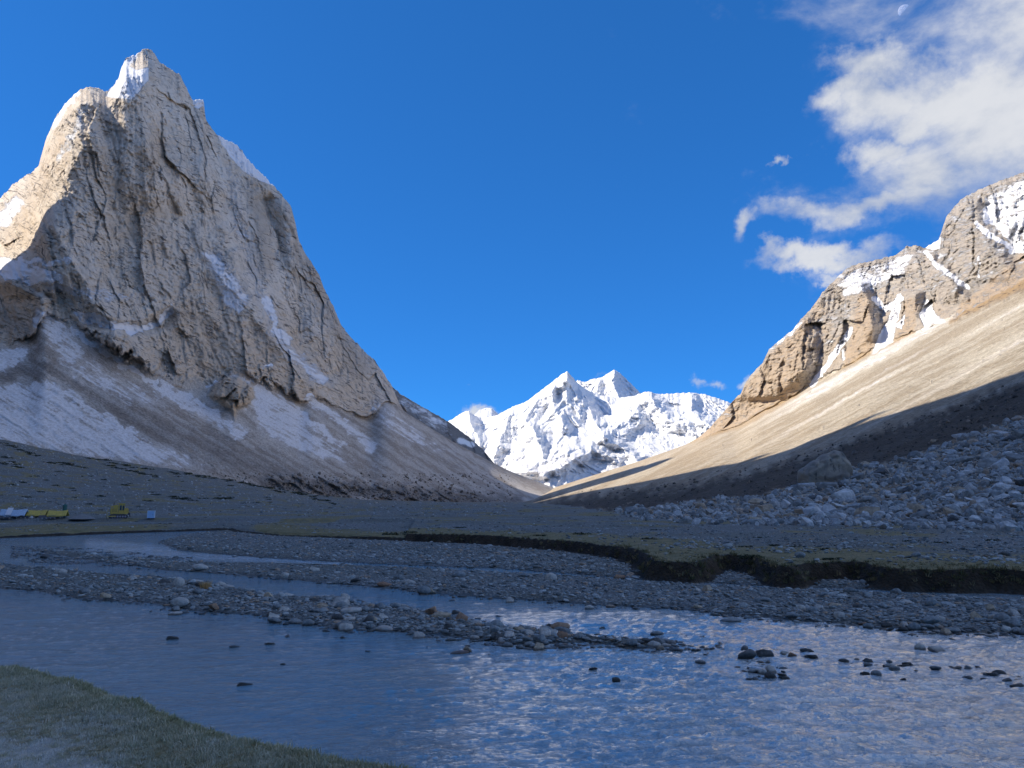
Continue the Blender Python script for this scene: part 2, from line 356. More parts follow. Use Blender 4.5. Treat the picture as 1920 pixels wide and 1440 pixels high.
    up(poly_mask(PXa, PYa, [(361, 184), (386, 184), (385, 196), (372, 203), (364, 200)], 2), 1.4)
    up(poly_mask(PXa, PYa, [(404, 248), (445, 262), (520, 350), (500, 345), (455, 318), (430, 292)], 3, w1 * .25, w2 * .25), 1.3)
    up(bd([(250, 105), (235, 125), (225, 150)], 5), .7); up(bd([(150, 172), (122, 200), (105, 230)], 6), .7); up(bd([(150, 210), (145, 240), (110, 300)], 7), .45)
    up(pm([(0, 395), (35, 362), (45, 380), (20, 420), (-30, 440)]), .7)
    up(pm([(-40, 482), (20, 485), (70, 505), (118, 512), (115, 528), (60, 534), (0, 515), (-40, 520)], 4), 1.1)
    up(bd([(40, 487), (90, 492), (130, 490)], 5), .7)
    up(bd([(150, 592), (200, 605), (245, 618), (285, 610), (318, 585)], 8), .95)
    up(bd([(100, 540), (180, 550), (240, 560)], 9), .45)
    up(bd([(135, 618), (188, 655), (240, 690), (292, 718)], 6), 1.0); up(bd([(80, 600), (110, 630), (140, 665)], 22), .62)
    up(pm([(370, 480), (410, 465), (450, 520), (480, 560), (440, 590), (410, 560), (400, 520)], 12), .55)
    up(bd([(433, 555), (445, 580)], 10), .85)
    up(bd([(520, 625), (548, 665), (600, 705)], 14), .5); up(bd([(500, 330 + 230), (520, 620)], 8), .6)
    up(bd([(495, 682), (512, 688)], 4), .9); up(bd([(388, 725), (440, 712), (475, 725)], 4), .7)
    up(pm([(430, 705), (500, 728), (560, 768), (600, 815), (660, 870), (560, 850), (500, 815), (462, 770), (450, 735)], 10), .66)
    up(bd([(440, 708), (505, 738), (560, 772), (640, 835)], 7), .8)
    up(bd([(580, 750), (640, 790), (700, 840)], 10), .62)
    up(bd([(300, 725), (380, 770), (450, 810)], 14), .60); up(bd([(290, 718), (350, 748), (385, 770)], 6), .8)
    up(pm([(-60, 670), (20, 655), (66, 648), (50, 672), (10, 695), (-60, 720)], 6), .85)
    up(pm([(-80, 735), (0, 722), (70, 716), (110, 728), (150, 765), (220, 800), (330, 845), (390, 875), (250, 868), (100, 845), (-80, 830)], 12), .74)
    up(bd([(70, 718), (130, 738), (180, 775), (250, 815)], 8), .80)
    up(pm([(700, 750), (716, 748), (760, 790), (850, 850), (760, 830), (700, 790)], 8), .50)
    up(pm([(90, 610), (180, 670), (330, 760), (240, 760), (120, 700)], 14) * (1 - cliffa), .50)
    pale = bd([(428, 330), (452, 430), (485, 540), (515, 620)], 16, 22)
    stk = fbm((PYa - .62 * PXa) / 4.5, (PXa + .62 * PYa) / 70, 4, 95, .6); bl = fbm(PXa / 30, PYa / 18, 5, 96, .6)
    snow = np.where(cliffa > .5, np.where(snow > .3, snow * 1.35, snow), np.clip(snow * 1.15 + (stk * .75 + bl * .45) * ss(.15, .5, snow), 0, 1.0)); snow = np.maximum(snow, pale * .42); snow = snow * (1 - np.clip(oca * 3, 0, 1) * .8)
    och = .12 + 0 * PXa
    for m, v in ((pm([(300, 600), (420, 560), (520, 640), (600, 760), (480, 730), (330, 725), (230, 660)], 30), .5), (pm([(-60, 530), (60, 530), (85, 600), (60, 650), (-60, 640)], 10), .75),
                 (np.clip(oca * 3, 0, 1), .75), (pm([(560, 640), (640, 640), (740, 740), (690, 790), (600, 740)], 16), .5), (pm([(80, 270), (140, 260), (60, 470), (0, 470)], 20), .5)):
        och = np.maximum(och, m * v)
    dk = .85 * np.maximum.reduce([bd([(475, 350), (490, 450), (495, 500)], 16, 30) * .5, bd([(560, 380), (590, 520), (680, 680)], 24, 40) * .45, bd([(20, 600), (60, 640)], 22, 20) * .45,
                            pm([(90, 690), (160, 720), (330, 800), (640, 900), (520, 910), (330, 850), (200, 790)], 18) * .55 * (1 - cliffa), bd([(500, 905), (700, 922), (880, 938), (960, 942)], 16, 18) * .8 * (1 - cliffa),
                            bd([(285, 270), (284, 350)], 3, 4) * .8, bd([(388, 335), (393, 385)], 2, 4) * .8, bd([(85, 690), (30, 690), (-30, 720)], 14, 16) * .5])
    scr = np.clip(1 - cliffa - np.clip(oca * 3, 0, 1), 0, 1)
    scr = np.clip(scr, 0, 1)
    mask = np.stack([np.clip(snow, 0, 1.7), och, dk, scr], -1)
    at = uvs(PXa, PYa, w1, Z, (PYa - .62 * PXa) * 1.1 + w1 * .5)
    mat = mountain_mat('limestone', (.67, .575, .465), (.84, .765, .665), (.17, .14, .115), (.68, .51, .34), (.54, .515, .48), (.31, .275, .24), bump_d=1.7, fine=.05, dash=.95)
    V = np.stack([X, YY, Z], -1)
    o = grid_mesh('rock_mountain', V, mat, {'mask': mask, **at})
    tag(o, 'tall pale limestone tower with ragged summit above snow dusted scree', 'mountain', kind='structure')
    return PXa[:n1 + n2], PYa[:n1 + n2], V[:n1 + n2]
LPX, LPY, LV = build_left()

# ------------------------------------------------------------------ dark snow speckled ridge behind the scree
def back_ridge():
    px = np.arange(700, 960, 1.6)
    cr = curve([(700, 672), (735, 724), (750, 738), (790, 762), (840, 790), (880, 820), (905, 842), (925, 867), (960, 905)], px) + fbm(px / 7, px * 0, 4, 3) * 2.5
    n = 70; t = np.linspace(0, 1, n)[:, None]
    PY = (cr + 95) + (-95) * t; PX = np.repeat(px[None], n, 0)
    Y = 2500 + (PX - 735) * 4.6 + t * 420
    u, e = ray(PX, PY); z0 = H + e * Y
    Y = Y - 70 * (ridged(Y / 260, z0 / 400, 5, 5) - .4) - 14 * fbm(Y / 30, z0 / 30, 4, 9)
    V = np.stack([u * Y, Y, H + e * Y], -1)
    bt = np.linspace(0, 1, 9)[1:, None]; l = V[-1]
    B = np.stack([l[:, 0] - bt * 500, l[:, 1] + bt * 500, l[:, 2] * (1 - bt) - 40 * bt], -1)
    V = np.concatenate([V, B]); PXa = np.concatenate([PX, np.repeat(px[None], 8, 0)]); PYa = np.concatenate([PY, np.repeat(cr[None], 8, 0)])
    sn = .36 + .25 * band(PXa, PYa, [(760, 755), (830, 800)], 10) + .5 * band(PXa, PYa, [(862, 826), (885, 834)], 5) + .4 * band(PXa, PYa, [(875, 848), (900, 858)], 3)
    mask = np.stack([sn, .1 + 0 * sn, .75 + 0 * sn, 0 * sn], -1)
    o = grid_mesh('dark_ridge', V, mountain_mat('dark_rock', (.17, .145, .13), (.22, .19, .17), (.06, .055, .05), (.2, .15, .1), (.2, .18, .16), (.15, .13, .12)), {'mask': mask, **uvs(PXa, PYa, 0 * PXa, V[..., 2], PXa)})
    tag(o, 'dark rock ridge dusted with snow behind the scree slope', 'mountain ridge', kind='structure')
back_ridge()

# ------------------------------------------------------------------ right mountain: scree slope under a cliff band
R_BASE = [(950, 941.5), (1000, 943.5), (1040, 947), (1150, 962), (1280, 975), (1500, 983), (1920, 991), (2300, 998), (2700, 1003)]
R_TOP = [(950, 940.5), (965, 939.5), (1000, 929), (1040, 915), (1100, 896), (1200, 865), (1290, 833), (1340, 812), (1387, 800), (1413, 781), (1493, 743), (1520, 723), (1567, 700), (1633, 660), (1713, 627), (1773, 603), (1813, 587),
         (1920, 533), (2100, 450), (2400, 330), (2700, 200)]
R_YT = [(950, 3300), (1040, 3000), (1290, 2300), (1500, 1900), (1700, 1500), (1920, 1150), (2200, 850), (2700, 620)]
R_CREST = [(950, 940), (965, 939), (1000, 928), (1040, 914), (1100, 895), (1200, 864), (1285, 834), (1310, 820), (1330, 803), (1370, 757), (1390, 735), (1400, 715), (1410, 700), (1430, 680), (1442, 655), (1460, 640), (1490, 615), (1500, 600),
           (1520, 580), (1545, 545), (1560, 530), (1585, 505), (1600, 497), (1640, 488), (1680, 478), (1700, 462), (1715, 460), (1735, 465), (1750, 455), (1760, 450), (1768, 425), (1775, 405), (1800, 375), (1830, 358),
           (1860, 345), (1900, 330), (1920, 322), (2000, 300), (2200, 190), (2450, 60), (2700, -20)]
def build_right():
    px = cols(952, 2700, 952, 1940, 2.0)
    n1, n2, n3 = 210, 190, 14
    base, top, crest = scurve(R_BASE, px, 30) * ss(950, 1100, px) + curve(R_BASE, px) * (1 - ss(950, 1100, px)), scurve(R_TOP, px, 16) * ss(955, 1010, px) + curve(R_TOP, px) * (1 - ss(955, 1010, px)), curve(R_CREST, px)
    crest = crest + fbm(px / 8, px * 0, 4, 15) * 4.5 * ss(1290, 1400, px)
    top = np.minimum(top, base - .4); crest = np.minimum(crest, top - .15)
    YB = (H - .8) * F / (base - 940) ; YT = scurve(R_YT, px, 90); YB = np.minimum(YB, YT * .93); YC = YT * 1.0 + 30 + 520 * ss(1290, 1800, px)
    t1 = np.linspace(-.03, 1, n1)[:, None]; t2 = np.linspace(0, 1, n2 + 1)[1:, None]
    PX = np.repeat(px[None], n1 + n2, 0)
    PY = np.concatenate([base + (top - base) * t1, top + (crest - top) * t2])
    Y = np.concatenate([YB * np.exp(np.log(YT / YB) * t1), YT + (YC - YT) * t2])
    T = np.concatenate([np.repeat(t1 * 0, len(px), 1), np.repeat(t2, len(px), 1)])
    T1 = np.concatenate([np.repeat(t1, len(px), 1), np.ones((n2, len(px)))])
    cliff = ss(0, .03, T - .02 - .05 * fbm(PX / 12, PY / 12, 4, 8)) * ss(1292, 1330, PX)
    u, e = ray(PX, PY); x, z = u * Y, H + e * Y
    wx = fbm(PX / 40, PY / 40, 4, 121) * 16; wy = fbm(PX / 40, PY / 40, 4, 122) * 16
    fu = PX + .15 * PY + wx * .5; fv = PY + wy * .5
    D = -40 * (ridged(Y / 300, z / 500, 2, 131) - .4) - 40 * facets(fu / 38, fv / 100, 132, 1.0, .03) - 15 * facets(fu / 15, fv / 40, 133, 1.0, .1) - 7 * facets((fu * .95 - fv * .3) / 16, (fu * .3 + fv * .95) / 6, 134, .9, .3) - 3.5 * facets((fu * .95 - fv * .3) / 6, (fu * .3 + fv * .95) / 3, 135, .9, .3) - 16 * (ridged(fu / 18, fv / 70, 3, 141) - .4)
    rb = lambda pts, wl, wr, a, f=12: -a * vridge(PX + wx * .5, PY, pts, wl, wr, f)
    D = D + rb([(1500, 600), (1516, 630), (1514, 680), (1495, 742)], 170, 26, 120)
    D = D + rb([(1612, 535), (1630, 565), (1634, 610), (1633, 662)], 48, 18, 130)
    D = D + rb([(1716, 552), (1718, 590), (1706, 632)], 34, 18, 90)
    D = D + rb([(1745, 480), (1790, 540), (1815, 560)], 70, 22, 90)
    D = D + rb([(1805, 375), (1835, 440), (1900, 520)], 90, 45, 90)
    D = D + rb([(1580, 650), (1572, 690), (1563, 705)], 14, 10, 40, 6)
    D = D + 60 * band(PX, PY, [(1850, 390), (1880, 430), (1900, 470)], 10, 30, wx, wy)
    D = D - 6 * (ridged((PX * .97 - PY * .24) / 40, (PX * .24 + PY * .97 + wx * .3) / 8, 3, 162) - .4)
    D = D * cliff * (1 - ss(.9, 1, T) * .5) * ss(1300, 1450, PX) * ss(-.02, .34, T)
    # the ochre rock outcrop in front, upper right
    sl = (1 - cliff) * ss(0, .15, T1)
    nY = Y + 18 * fbm(x / 150, Y / 150, 3, 55)
    q = PY + .55 * PX + .3 * wx
    D = D - sl * (Y / 900) * (10 * (ridged(q / 30 + .5 * fbm(PX / 90, PY / 60, 3, 174), x / 900, 3, 171) - .4) + 5 * (ridged(q / 9, PX / 160, 3, 175) - .4) + 3.0 * fbm(q / 3.5, PX / 25, 3, 172))
    D = D - sl * np.clip(Y / 260, 0, 1) * 1.6 * fbm(x / 6, Y / 6, 4, 173)
    Y = Y + D
    x, z = u * Y, H + e * Y
    bt = np.linspace(0, 1, n3 + 1)[1:, None] ** 1.3
    xb = x[-1] + bt * 700; yb = Y[-1] + bt * 500; zb = z[-1] * (1 - bt) - 30 * bt
    X = np.concatenate([x, xb]); YY = np.concatenate([Y, yb]); Z = np.concatenate([z, zb])
    PXa = np.concatenate([PX, np.repeat(px[None], n3, 0)]); PYa = np.concatenate([PY, np.repeat(crest[None], n3, 0)])
    cla = np.concatenate([cliff, np.repeat(cliff[-1:], n3, 0)])
    w1 = fbm(PXa / 18, PYa / 18, 5, 191) * 12; w2 = fbm(PXa / 18, PYa / 18, 5, 192) * 12
    pm = lambda pl, s=5: poly_mask(PXa, PYa, pl, s, w1 * .5, w2 * .5)
    bd = lambda pl, w, s=None: band(PXa, PYa, pl, w, s, w1 * .5, w2 * .5)
    snow = cla * (.27 + .16 * ss(640, 480, PYa) + .06 * ss(1800, 1900, PXa) * ss(520, 420, PYa))
    def up(m, v):
        nonlocal snow; snow = np.maximum(snow, m * v)
    up(bd([(1594, 618), (1575, 648), (1548, 690), (1522, 722)], 5, 5), 1.3); up(pm([(1522, 600), (1590, 560), (1600, 590), (1560, 650), (1530, 700)], 8), .48)
    up(bd([(1582, 655), (1580, 675)], 2.5, 3), 1.1)
    up(pm([(1672, 590), (1690, 570), (1680, 610), (1675, 640), (1636, 664), (1650, 625)], 3), 1.3); up(bd([(1685, 555), (1672, 600), (1650, 645)], 6, 6), 1.2)
    up(bd([(1640, 560), (1660, 580), (1690, 560)], 8, 8), .8); up(pm([(1680, 610), (1700, 585), (1690, 620)], 3), 1.0)
    up(pm([(1722, 590), (1740, 560), (1755, 590), (1775, 602), (1740, 612), (1735, 620)], 5), 1.0); up(bd([(1735, 600), (1745, 570)], 5, 5), 1.2)
    up(pm([(1560, 530), (1600, 500), (1720, 470), (1700, 520), (1640, 545), (1580, 560)], 10), .62)
    up(bd([(1640, 530), (1690, 505)], 6, 6), .9); up(bd([(1735, 472), (1760, 500), (1815, 540)], 5, 6), .9)
    up(poly_mask(PXa, PYa, [(1728, 462), (1765, 445), (1762, 466), (1748, 468)], 2), 1.3)
    up(pm([(1840, 370), (1920, 330), (1960, 330), (1950, 460), (1880, 440), (1840, 420)], 10), .66)
    up(bd([(1850, 395), (1900, 450), (1915, 468)], 7, 7), 1.15); up(bd([(1885, 400), (1905, 440), (1912, 462)], 5, 5), 1.2); up(bd([(1830, 420), (1870, 450), (1905, 468)], 5, 5), 1.1); up(bd([(1900, 470), (1930, 455), (1980, 430)], 8, 6), 1.1)
    up(bd([(1440, 655), (1480, 625), (1500, 603)], 7, 8), .6); up(bd([(1835, 480), (1836, 520)], 2, 3), .8)
    # frost on the scree
    fr = fbm((PYa + .55 * PXa + .4 * w1) / 26, X / 700, 4, 201)
    scrs = (1 - cla) * ss(.08, .3, fr) * ss(1380, 1560, PXa) * ss(-10, 60, curve(R_BASE, PXa) - PYa)
    snow = np.maximum(snow, scrs * .5 * ss(800, 690, PYa + (PXa - 1700) * .42))
    och = .25 * cla
    for m, v in ((pm([(1290, 835), (1372, 757), (1500, 592), (1522, 605), (1514, 680), (1493, 745), (1400, 800)], 6), .8), (pm([(1600, 600), (1612, 540), (1634, 545), (1637, 665), (1580, 690)], 4), .85),
                 (pm([(1700, 560), (1722, 555), (1716, 628), (1668, 650), (1690, 610)], 4), .8), (pm([(1780, 605), (1800, 570), (1860, 525), (1925, 465), (2050, 400), (2050, 500), (1925, 540)], 5), 1.0)):
        och = np.maximum(och, m * v)
    orock = pm([(1780, 606), (1800, 570), (1860, 525), (1925, 465), (2100, 390), (2100, 470), (1925, 545)], 4)
    scr = np.clip(1 - cla - orock, 0, 1)
    # dark debris low on the slope, coloured darker still to deepen the shade
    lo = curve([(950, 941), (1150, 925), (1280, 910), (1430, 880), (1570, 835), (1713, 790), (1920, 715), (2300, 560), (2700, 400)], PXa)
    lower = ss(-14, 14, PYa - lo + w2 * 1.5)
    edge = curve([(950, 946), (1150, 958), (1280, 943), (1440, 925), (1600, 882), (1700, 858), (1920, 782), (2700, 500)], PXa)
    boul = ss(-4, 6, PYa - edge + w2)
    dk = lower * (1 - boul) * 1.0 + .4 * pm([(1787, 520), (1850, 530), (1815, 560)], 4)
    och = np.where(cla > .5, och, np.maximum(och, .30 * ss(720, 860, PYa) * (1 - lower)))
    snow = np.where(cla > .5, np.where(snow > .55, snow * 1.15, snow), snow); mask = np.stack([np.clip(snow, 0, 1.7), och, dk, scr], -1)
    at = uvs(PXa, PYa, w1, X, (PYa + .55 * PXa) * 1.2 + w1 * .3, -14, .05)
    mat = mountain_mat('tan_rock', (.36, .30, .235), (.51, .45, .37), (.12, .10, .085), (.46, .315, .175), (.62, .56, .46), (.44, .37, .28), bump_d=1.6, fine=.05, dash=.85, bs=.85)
    V = np.stack([X, YY, Z], -1)
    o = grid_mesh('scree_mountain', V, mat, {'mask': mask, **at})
    tag(o, 'tan buttressed cliffs above a long sunlit scree slope', 'mountain', kind='structure')
    return PXa[:n1 + n2], PYa[:n1 + n2], V[:n1 + n2], n1
RPX, RPY, RV, RN1 = build_right()
def on_right(px, py):
    """point on the right-hand slope seen at this place (scree part only)"""
    cpx = RPX[0]; j = np.clip(np.searchsorted(cpx, px), 0, len(cpx) - 1)
    col = RPY[:RN1, j]; i = int(np.clip(np.searchsorted(-col, -py), 0, RN1 - 1))
    return RV[i, j]

# ------------------------------------------------------------------ unseen ridge added left of the frame, its height shaped to shade the valley
SHADOW = [(1000, 936), (1060, 918), (1133, 893), (1200, 880), (1263, 862), (1280, 896), (1333, 883), (1440, 862), (1513, 835), (1570, 818), (1647, 793), (1713, 763), (1747, 750), (1797, 723), (1827, 703), (1867, 702), (1920, 695), (2050, 640), (2200, 560), (2500, 420)]
def shading_ridge():
    ys, zs, xs = [], [], []
    # crest line runs from (xa,ya) to (xb,yb)
    A = np.array([-420., -900.]); B = np.array([-1420., 1650.]); d = (B - A)
    for (px, py) in SHADOW:
        if px < 1440 or px > 2100: continue
        P = on_right(px, py)
        # P.xy + k*S.xy = A + s*d
        M = np.array([[d[0], -S[0]], [d[1], -S[1]]]); s, k = np.linalg.solve(M, P[:2] - A)
        ys.append(s); zs.append(P[2] + k * S[2])
    o = np.argsort(ys); ys = np.array(ys)[o]; zs = np.array(zs)[o]
    print('ridge crest', list(zip(ys.round(3), zs.round(0))))
    s = np.linspace(-.25, 1.0, 260)
    zs = np.convolve(np.pad(zs, 2, mode='edge'), np.ones(5) / 5, 'valid')
    zc = np.interp(s, np.concatenate([[-.25], ys, [ys[-1] + .10]]), np.concatenate([[zs[0] * .8], zs, [400]]))
    cy0 = A[1] + d[1] * s; zc = np.maximum(zc, 1010 * ss(300, 600, cy0) * (1 - .5 * ss(1200, 1330, cy0)))

    cx = A[0] + d[0] * s; cy = A[1] + d[1] * s
    nrm = np.array([d[1], -d[0]]) / np.hypot(*d)       # to the right
    r = np.concatenate([-np.linspace(1, 0, 30, endpoint=False) ** 1.2, np.linspace(0, 1, 40) ** 1.1])[:, None]
    side = r > 0
    wdt = np.where(side, zc / 2.4, zc / .9)
    hgt = np.where(side, 1 - np.abs(r) ** .9, 1 - np.abs(r))
    X = cx + nrm[0] * r * wdt; Yv = cy + nrm[1] * r * wdt
    Z = zc * hgt - 5
    dd = (ridged(Yv / 200, (Z + X) / 300, 5, 301) - .4) * 60 * (1 - hgt) * hgt * 4
    X = X - dd; 
    sn = ss(300, 900, Z) * .5; mask = np.stack([sn, .2 + 0 * sn, .1 + 0 * sn, 0 * sn], -1)
    ob = grid_mesh('shading_ridge', np.stack([X, Yv, Z], -1), bpy.data.materials['limestone'], {'mask': mask, **uvs(Yv * .8, -Z * .8, 0 * X, Z, Yv)})
    tag(ob, 'unseen ridge added beside the limestone tower to shade the valley', 'mountain ridge', kind='structure')
shading_ridge()

# ------------------------------------------------------------------ far snow mountain
def snow_peak(name, label, pts, Yb, Yc, depth_n, spurs, px0, px1, step, n, seed, basepy=948, sn_lo=.86):
    px = np.arange(px0, px1, step)
    cr = curve(pts, px) + fbm(px / 6, px * 0, 4, seed) * 2.4
    t = np.linspace(0, 1, n)[:, None]; PX = np.repeat(px[None], n, 0); PY = basepy + (cr - basepy) * t
    Y = Yb + (Yc - Yb) * t ** 1.1 + 0 * PX
    u, e = ray(PX, PY); x, z = u * Y, H + e * Y
    wx = fbm(PX / 26, PY / 26, 4, seed + 5) * 9; wy = fbm(PX / 26, PY / 26, 4, seed + 6) * 9
    wX = 350 * fbm(x / 900, Y / 900, 3, seed + 2); wY = 350 * fbm(x / 900, Y / 900, 3, seed + 3)
    D = -depth_n * (ridged((x + wX) / 900, (Y + wY - z) / 2200, 7, seed + 9, .58) - .4)
    D = D - depth_n * .25 * (ridged((x + .4 * z + wX) / 200, (z) / 420, 5, seed + 8, .6) - .4)
    D = D - depth_n * .10 * fbm(x / 70, z / 50, 4, seed + 7, .6)
    for pl, w, a in spurs:
        d = seg_dist(PX + wx, PY + wy, pl); D = D - a * np.clip(1 - d / w, 0, 1)
    Y = Y + D * (1 - .7 * ss(.92, 1, t))
    x, z = u * Y, H + e * Y
    bt = np.linspace(0, 1, 9)[1:, None]
    V = np.concatenate([np.stack([x, Y, z], -1), np.stack([x[-1] + 0 * bt, Y[-1] + bt * 2500, z[-1] * (1 - bt) - 60 * bt], -1)])
    PYa = np.concatenate([PY, np.repeat(cr[None], 8, 0)]); PXa = np.concatenate([PX, np.repeat(px[None], 8, 0)])
    return V, PXa, PYa
FAR = [(780, 850), (820, 810), (835, 792), (847, 787), (867, 773), (880, 770), (890, 779), (907, 785), (933, 778), (960, 763), (987, 753), (1013, 733), (1033, 718), (1053, 702), (1063, 696), (1070, 703), (1083, 718), (1100, 731), (1130, 742), (1160, 746),
       (1190, 742), (1205, 736), (1217, 734), (1233, 739), (1260, 738), (1293, 736), (1320, 739), (1350, 748), (1373, 757), (1420, 790), (1500, 850)]
def far_mat():
    m, nt, p = new_mat('snowy_rock')
    mk = N(nt, 'ShaderNodeAttribute', attribute_name='mask', out=None)
    sp = N(nt, 'ShaderNodeSeparateColor', {0: mk.outputs['Color']}, out=None)
    pos = N(nt, 'ShaderNodeNewGeometry', out=None)
    n1 = NO(nt, VM(nt, 'MULTIPLY', pos.outputs[0], (1, 1, 1.6)), 1 / 160, 9, .68, .4)
    n2 = NO(nt, VM(nt, 'MULTIPLY', pos.outputs[0], (1, .4, .5)), 1 / 420, 6, .6, .6)
    nz = N(nt, 'ShaderNodeSeparateXYZ', {0: pos.outputs['Normal']}, out=None).outputs[2]
    rock = MA(nt, 'ADD', MA(nt, 'MULTIPLY', n1, .8), MA(nt, 'MULTIPLY', n2, .5))
    rock = MA(nt, 'ADD', rock, MA(nt, 'MULTIPLY', sp.outputs[2], .28))
    rock = MA(nt, 'ADD', rock, MA(nt, 'MULTIPLY', nz, -.30))
    f = SM(nt, rock, .66, .84, 0, .36)
    c = MX(nt, f, (.86, .87, .89), (.56, .55, .54))
    c = MX(nt, MA(nt, 'MULTIPLY', sp.outputs[1], SM(nt, n1, .35, .62)), c, (.60, .55, .50))
    setp(nt, p, 'Base Color', c); setp(nt, p, 'Roughness', .85); setp(nt, p, 'Specular IOR Level', .1)
    bump(nt, p, MA(nt, 'ADD', n1, MA(nt, 'MULTIPLY', n2, .6)), 70, .7)
    return m
FM = far_mat()
def build_far():
    sp = [([(1063, 695), (1032, 722), (1000, 757), (985, 790), (1012, 822)], 26, 420), ([(1217, 734), (1196, 765), (1162, 798), (1128, 822), (1060, 850), (985, 880)], 34, 330), ([(1217, 734), (1240, 775), (1262, 790), (1310, 797), (1370, 812)], 24, 420),
          ([(1063, 695), (1090, 728), (1095, 760), (1120, 790)], 20, 300), ([(960, 762), (950, 800), (925, 850)], 24, 360), ([(880, 770), (886, 800), (900, 830)], 14, 320), ([(987, 790), (1008, 822), (1015, 850)], 14, 260),
          ([(1293, 736), (1300, 770), (1330, 800)], 16, 240), ([(1160, 860), (1110, 845), (1060, 872), (1020, 890)], 14, 200), ([(1130, 820), (1160, 835), (1200, 870)], 14, 260), ([(1030, 722), (1040, 770), (1060, 800)], 14, 260)]
    V, PX, PY = snow_peak('snow_mountain', '', FAR, 5400, 8600, 360, sp, 790, 1470, 1.25, 230, 401)
    och = .55 * ss(815, 905, PY + fbm(PX / 30, PY / 30, 4, 3) * 30)
    dk = np.maximum.reduce([.75 * band(PX, PY, [(1045, 735), (1070, 755), (1085, 745)], 10, 16), .8 * band(PX, PY, [(1065, 702), (1100, 728), (1125, 742)], 5, 6), .3 * band(PX, PY, [(1140, 800), (1175, 810), (1220, 790)], 14, 20), .35 * band(PX, PY, [(1110, 842), (1190, 858)], 8, 10), .3 * band(PX, PY, [(1250, 770), (1360, 780)], 20, 24), .25 * band(PX, PY, [(900, 800), (950, 850), (980, 880)], 30, 30)])
    mask = np.stack([0 * och, och, dk, 0 * och], -1)
    tag(grid_mesh('snow_mountain', V, FM, {'mask': mask}), 'broad snow covered mountain closing the valley', 'mountain', kind='structure')
    P2 = [(1060, 745), (1083, 712), (1095, 717), (1110, 711), (1130, 707), (1143, 698), (1152, 693), (1162, 699), (1180, 716), (1200, 736), (1225, 755)]
    V, PX, PY = snow_peak('snow_peak', '', P2, 9300, 10600, 380, [([(1152, 693), (1148, 715), (1160, 745)], 14, 330), ([(1130, 707), (1120, 730)], 9, 240)], 1060, 1225, 1.1, 70, 501, 770)
    dk = .75 * band(PX, PY, [(1100, 722), (1130, 722), (1145, 730)], 12, 14)
    tag(grid_mesh('snow_peak', V, FM, {'mask': np.stack([0 * dk, 0 * dk, dk, 0 * dk], -1)}), 'sharp snow summit behind the broad mountain', 'mountain peak', kind='structure')
    P3 = [(870, 800), (885, 783), (900, 768), (915, 764), (925, 768), (945, 785), (965, 800)]
    V, PX, PY = snow_peak('snow_summit', '', P3, 9500, 10400, 250, [], 870, 965, 1.3, 40, 551, 815)
    tag(grid_mesh('snow_summit', V, FM, {'mask': np.stack([0 * V[..., 0], 0 * V[..., 0], -.5 + 0 * V[..., 0], 0 * V[..., 0]], -1)}), 'small snow summit under a puff of cloud', 'mountain peak', kind='structure')
build_far()
print('mountains', time.time() - T0)

# ------------------------------------------------------------------ valley floor
W = lambda pts, z=0.05: [tuple(onplane(a, b, z)) for a, b in pts]
BAR_A = [(-500, 1050), (-200, 1050), (0, 1054), (50, 1061), (125, 1067), (200, 1075), (300, 1081), (380, 1089), (450, 1105), (550, 1117), (640, 1119), (700, 1135), (780, 1142), (850, 1149), (900, 1165), (960, 1176), (1040, 1184), (1130, 1190), (1200, 1198), (1275, 1203), (1290, 1209),
         (1230, 1212), (1160, 1213), (1100, 1206), (1030, 1210), (960, 1207), (925, 1203), (850, 1192), (775, 1186), (700, 1181), (615, 1177), (550, 1166), (500, 1155), (425, 1150), (350, 1144), (300, 1134), (250, 1129), (135, 1120), (75, 1108), (0, 1103), (-200, 1100), (-500, 1110)]
BAR_B = [(40, 1026), (100, 1030), (200, 1041), (240, 1045), (350, 1052), (425, 1055), (550, 1056), (650, 1059), (750, 1063), (960, 1074), (1110, 1082), (1210, 1089), (1410, 1101), (1610, 1109), (1760, 1117), (1920, 1127), (2300, 1150), (2300, 1215), (1920, 1188), (1810, 1185), (1710, 1180), (1610, 1172), (1510, 1165), (1360, 1150), (1260, 1140),
         (1125, 1135), (1035, 1127), (960, 1123), (875, 1117), (775, 1110), (700, 1100), (600, 1092), (525, 1085), (425, 1076), (300, 1068), (175, 1051), (75, 1036)]
TOE_C = [(292, 1015), (315, 1010), (345, 1003), (400, 997), (440, 994), (1000, 1000), (2400, 1050), (2400, 1135), (1920, 1111), (1710, 1108), (1560, 1101), (1410, 1096), (1210, 1086), (1110, 1078), (960, 1066), (800, 1060), (650, 1054), (525, 1047), (425, 1040), (333, 1031)]
SHORE = [(-900, 1022), (-300, 1012), (0, 1008), (100, 1004), (200, 1000), (300, 996.5), (425, 993), (440, 998), (520, 1006), (640, 1011), (800, 1018), (900, 1022), (960, 1027), (1060, 1036), (1110, 1043), (1160, 1052), (1188, 1064), (1205, 1083), (1300, 1090), (1335, 1086), (1362, 1070), (1400, 1078), (1440, 1096), (1500, 1100), (1540, 1090), (1590, 1088), (1640, 1100), (1700, 1105), (1800, 1108), (1860, 1107), (1920, 1110), (2400, 1140)]
NEAR = [(-1400, 1150), (-600, 1190), (-200, 1215), (0, 1240), (40, 1244), (100, 1257), (170, 1275), (205, 1293), (215, 1302), (262, 1311), (310, 1332), (360, 1349), (420, 1364), (500, 1384), (600, 1405), (700, 1422), (790, 1437), (900, 1462), (1000, 1520), (1100, 1640), (1500, 2000)]
GZ = 2.3
wA, wB, wC = W(BAR_A), W(BAR_B), W(TOE_C)
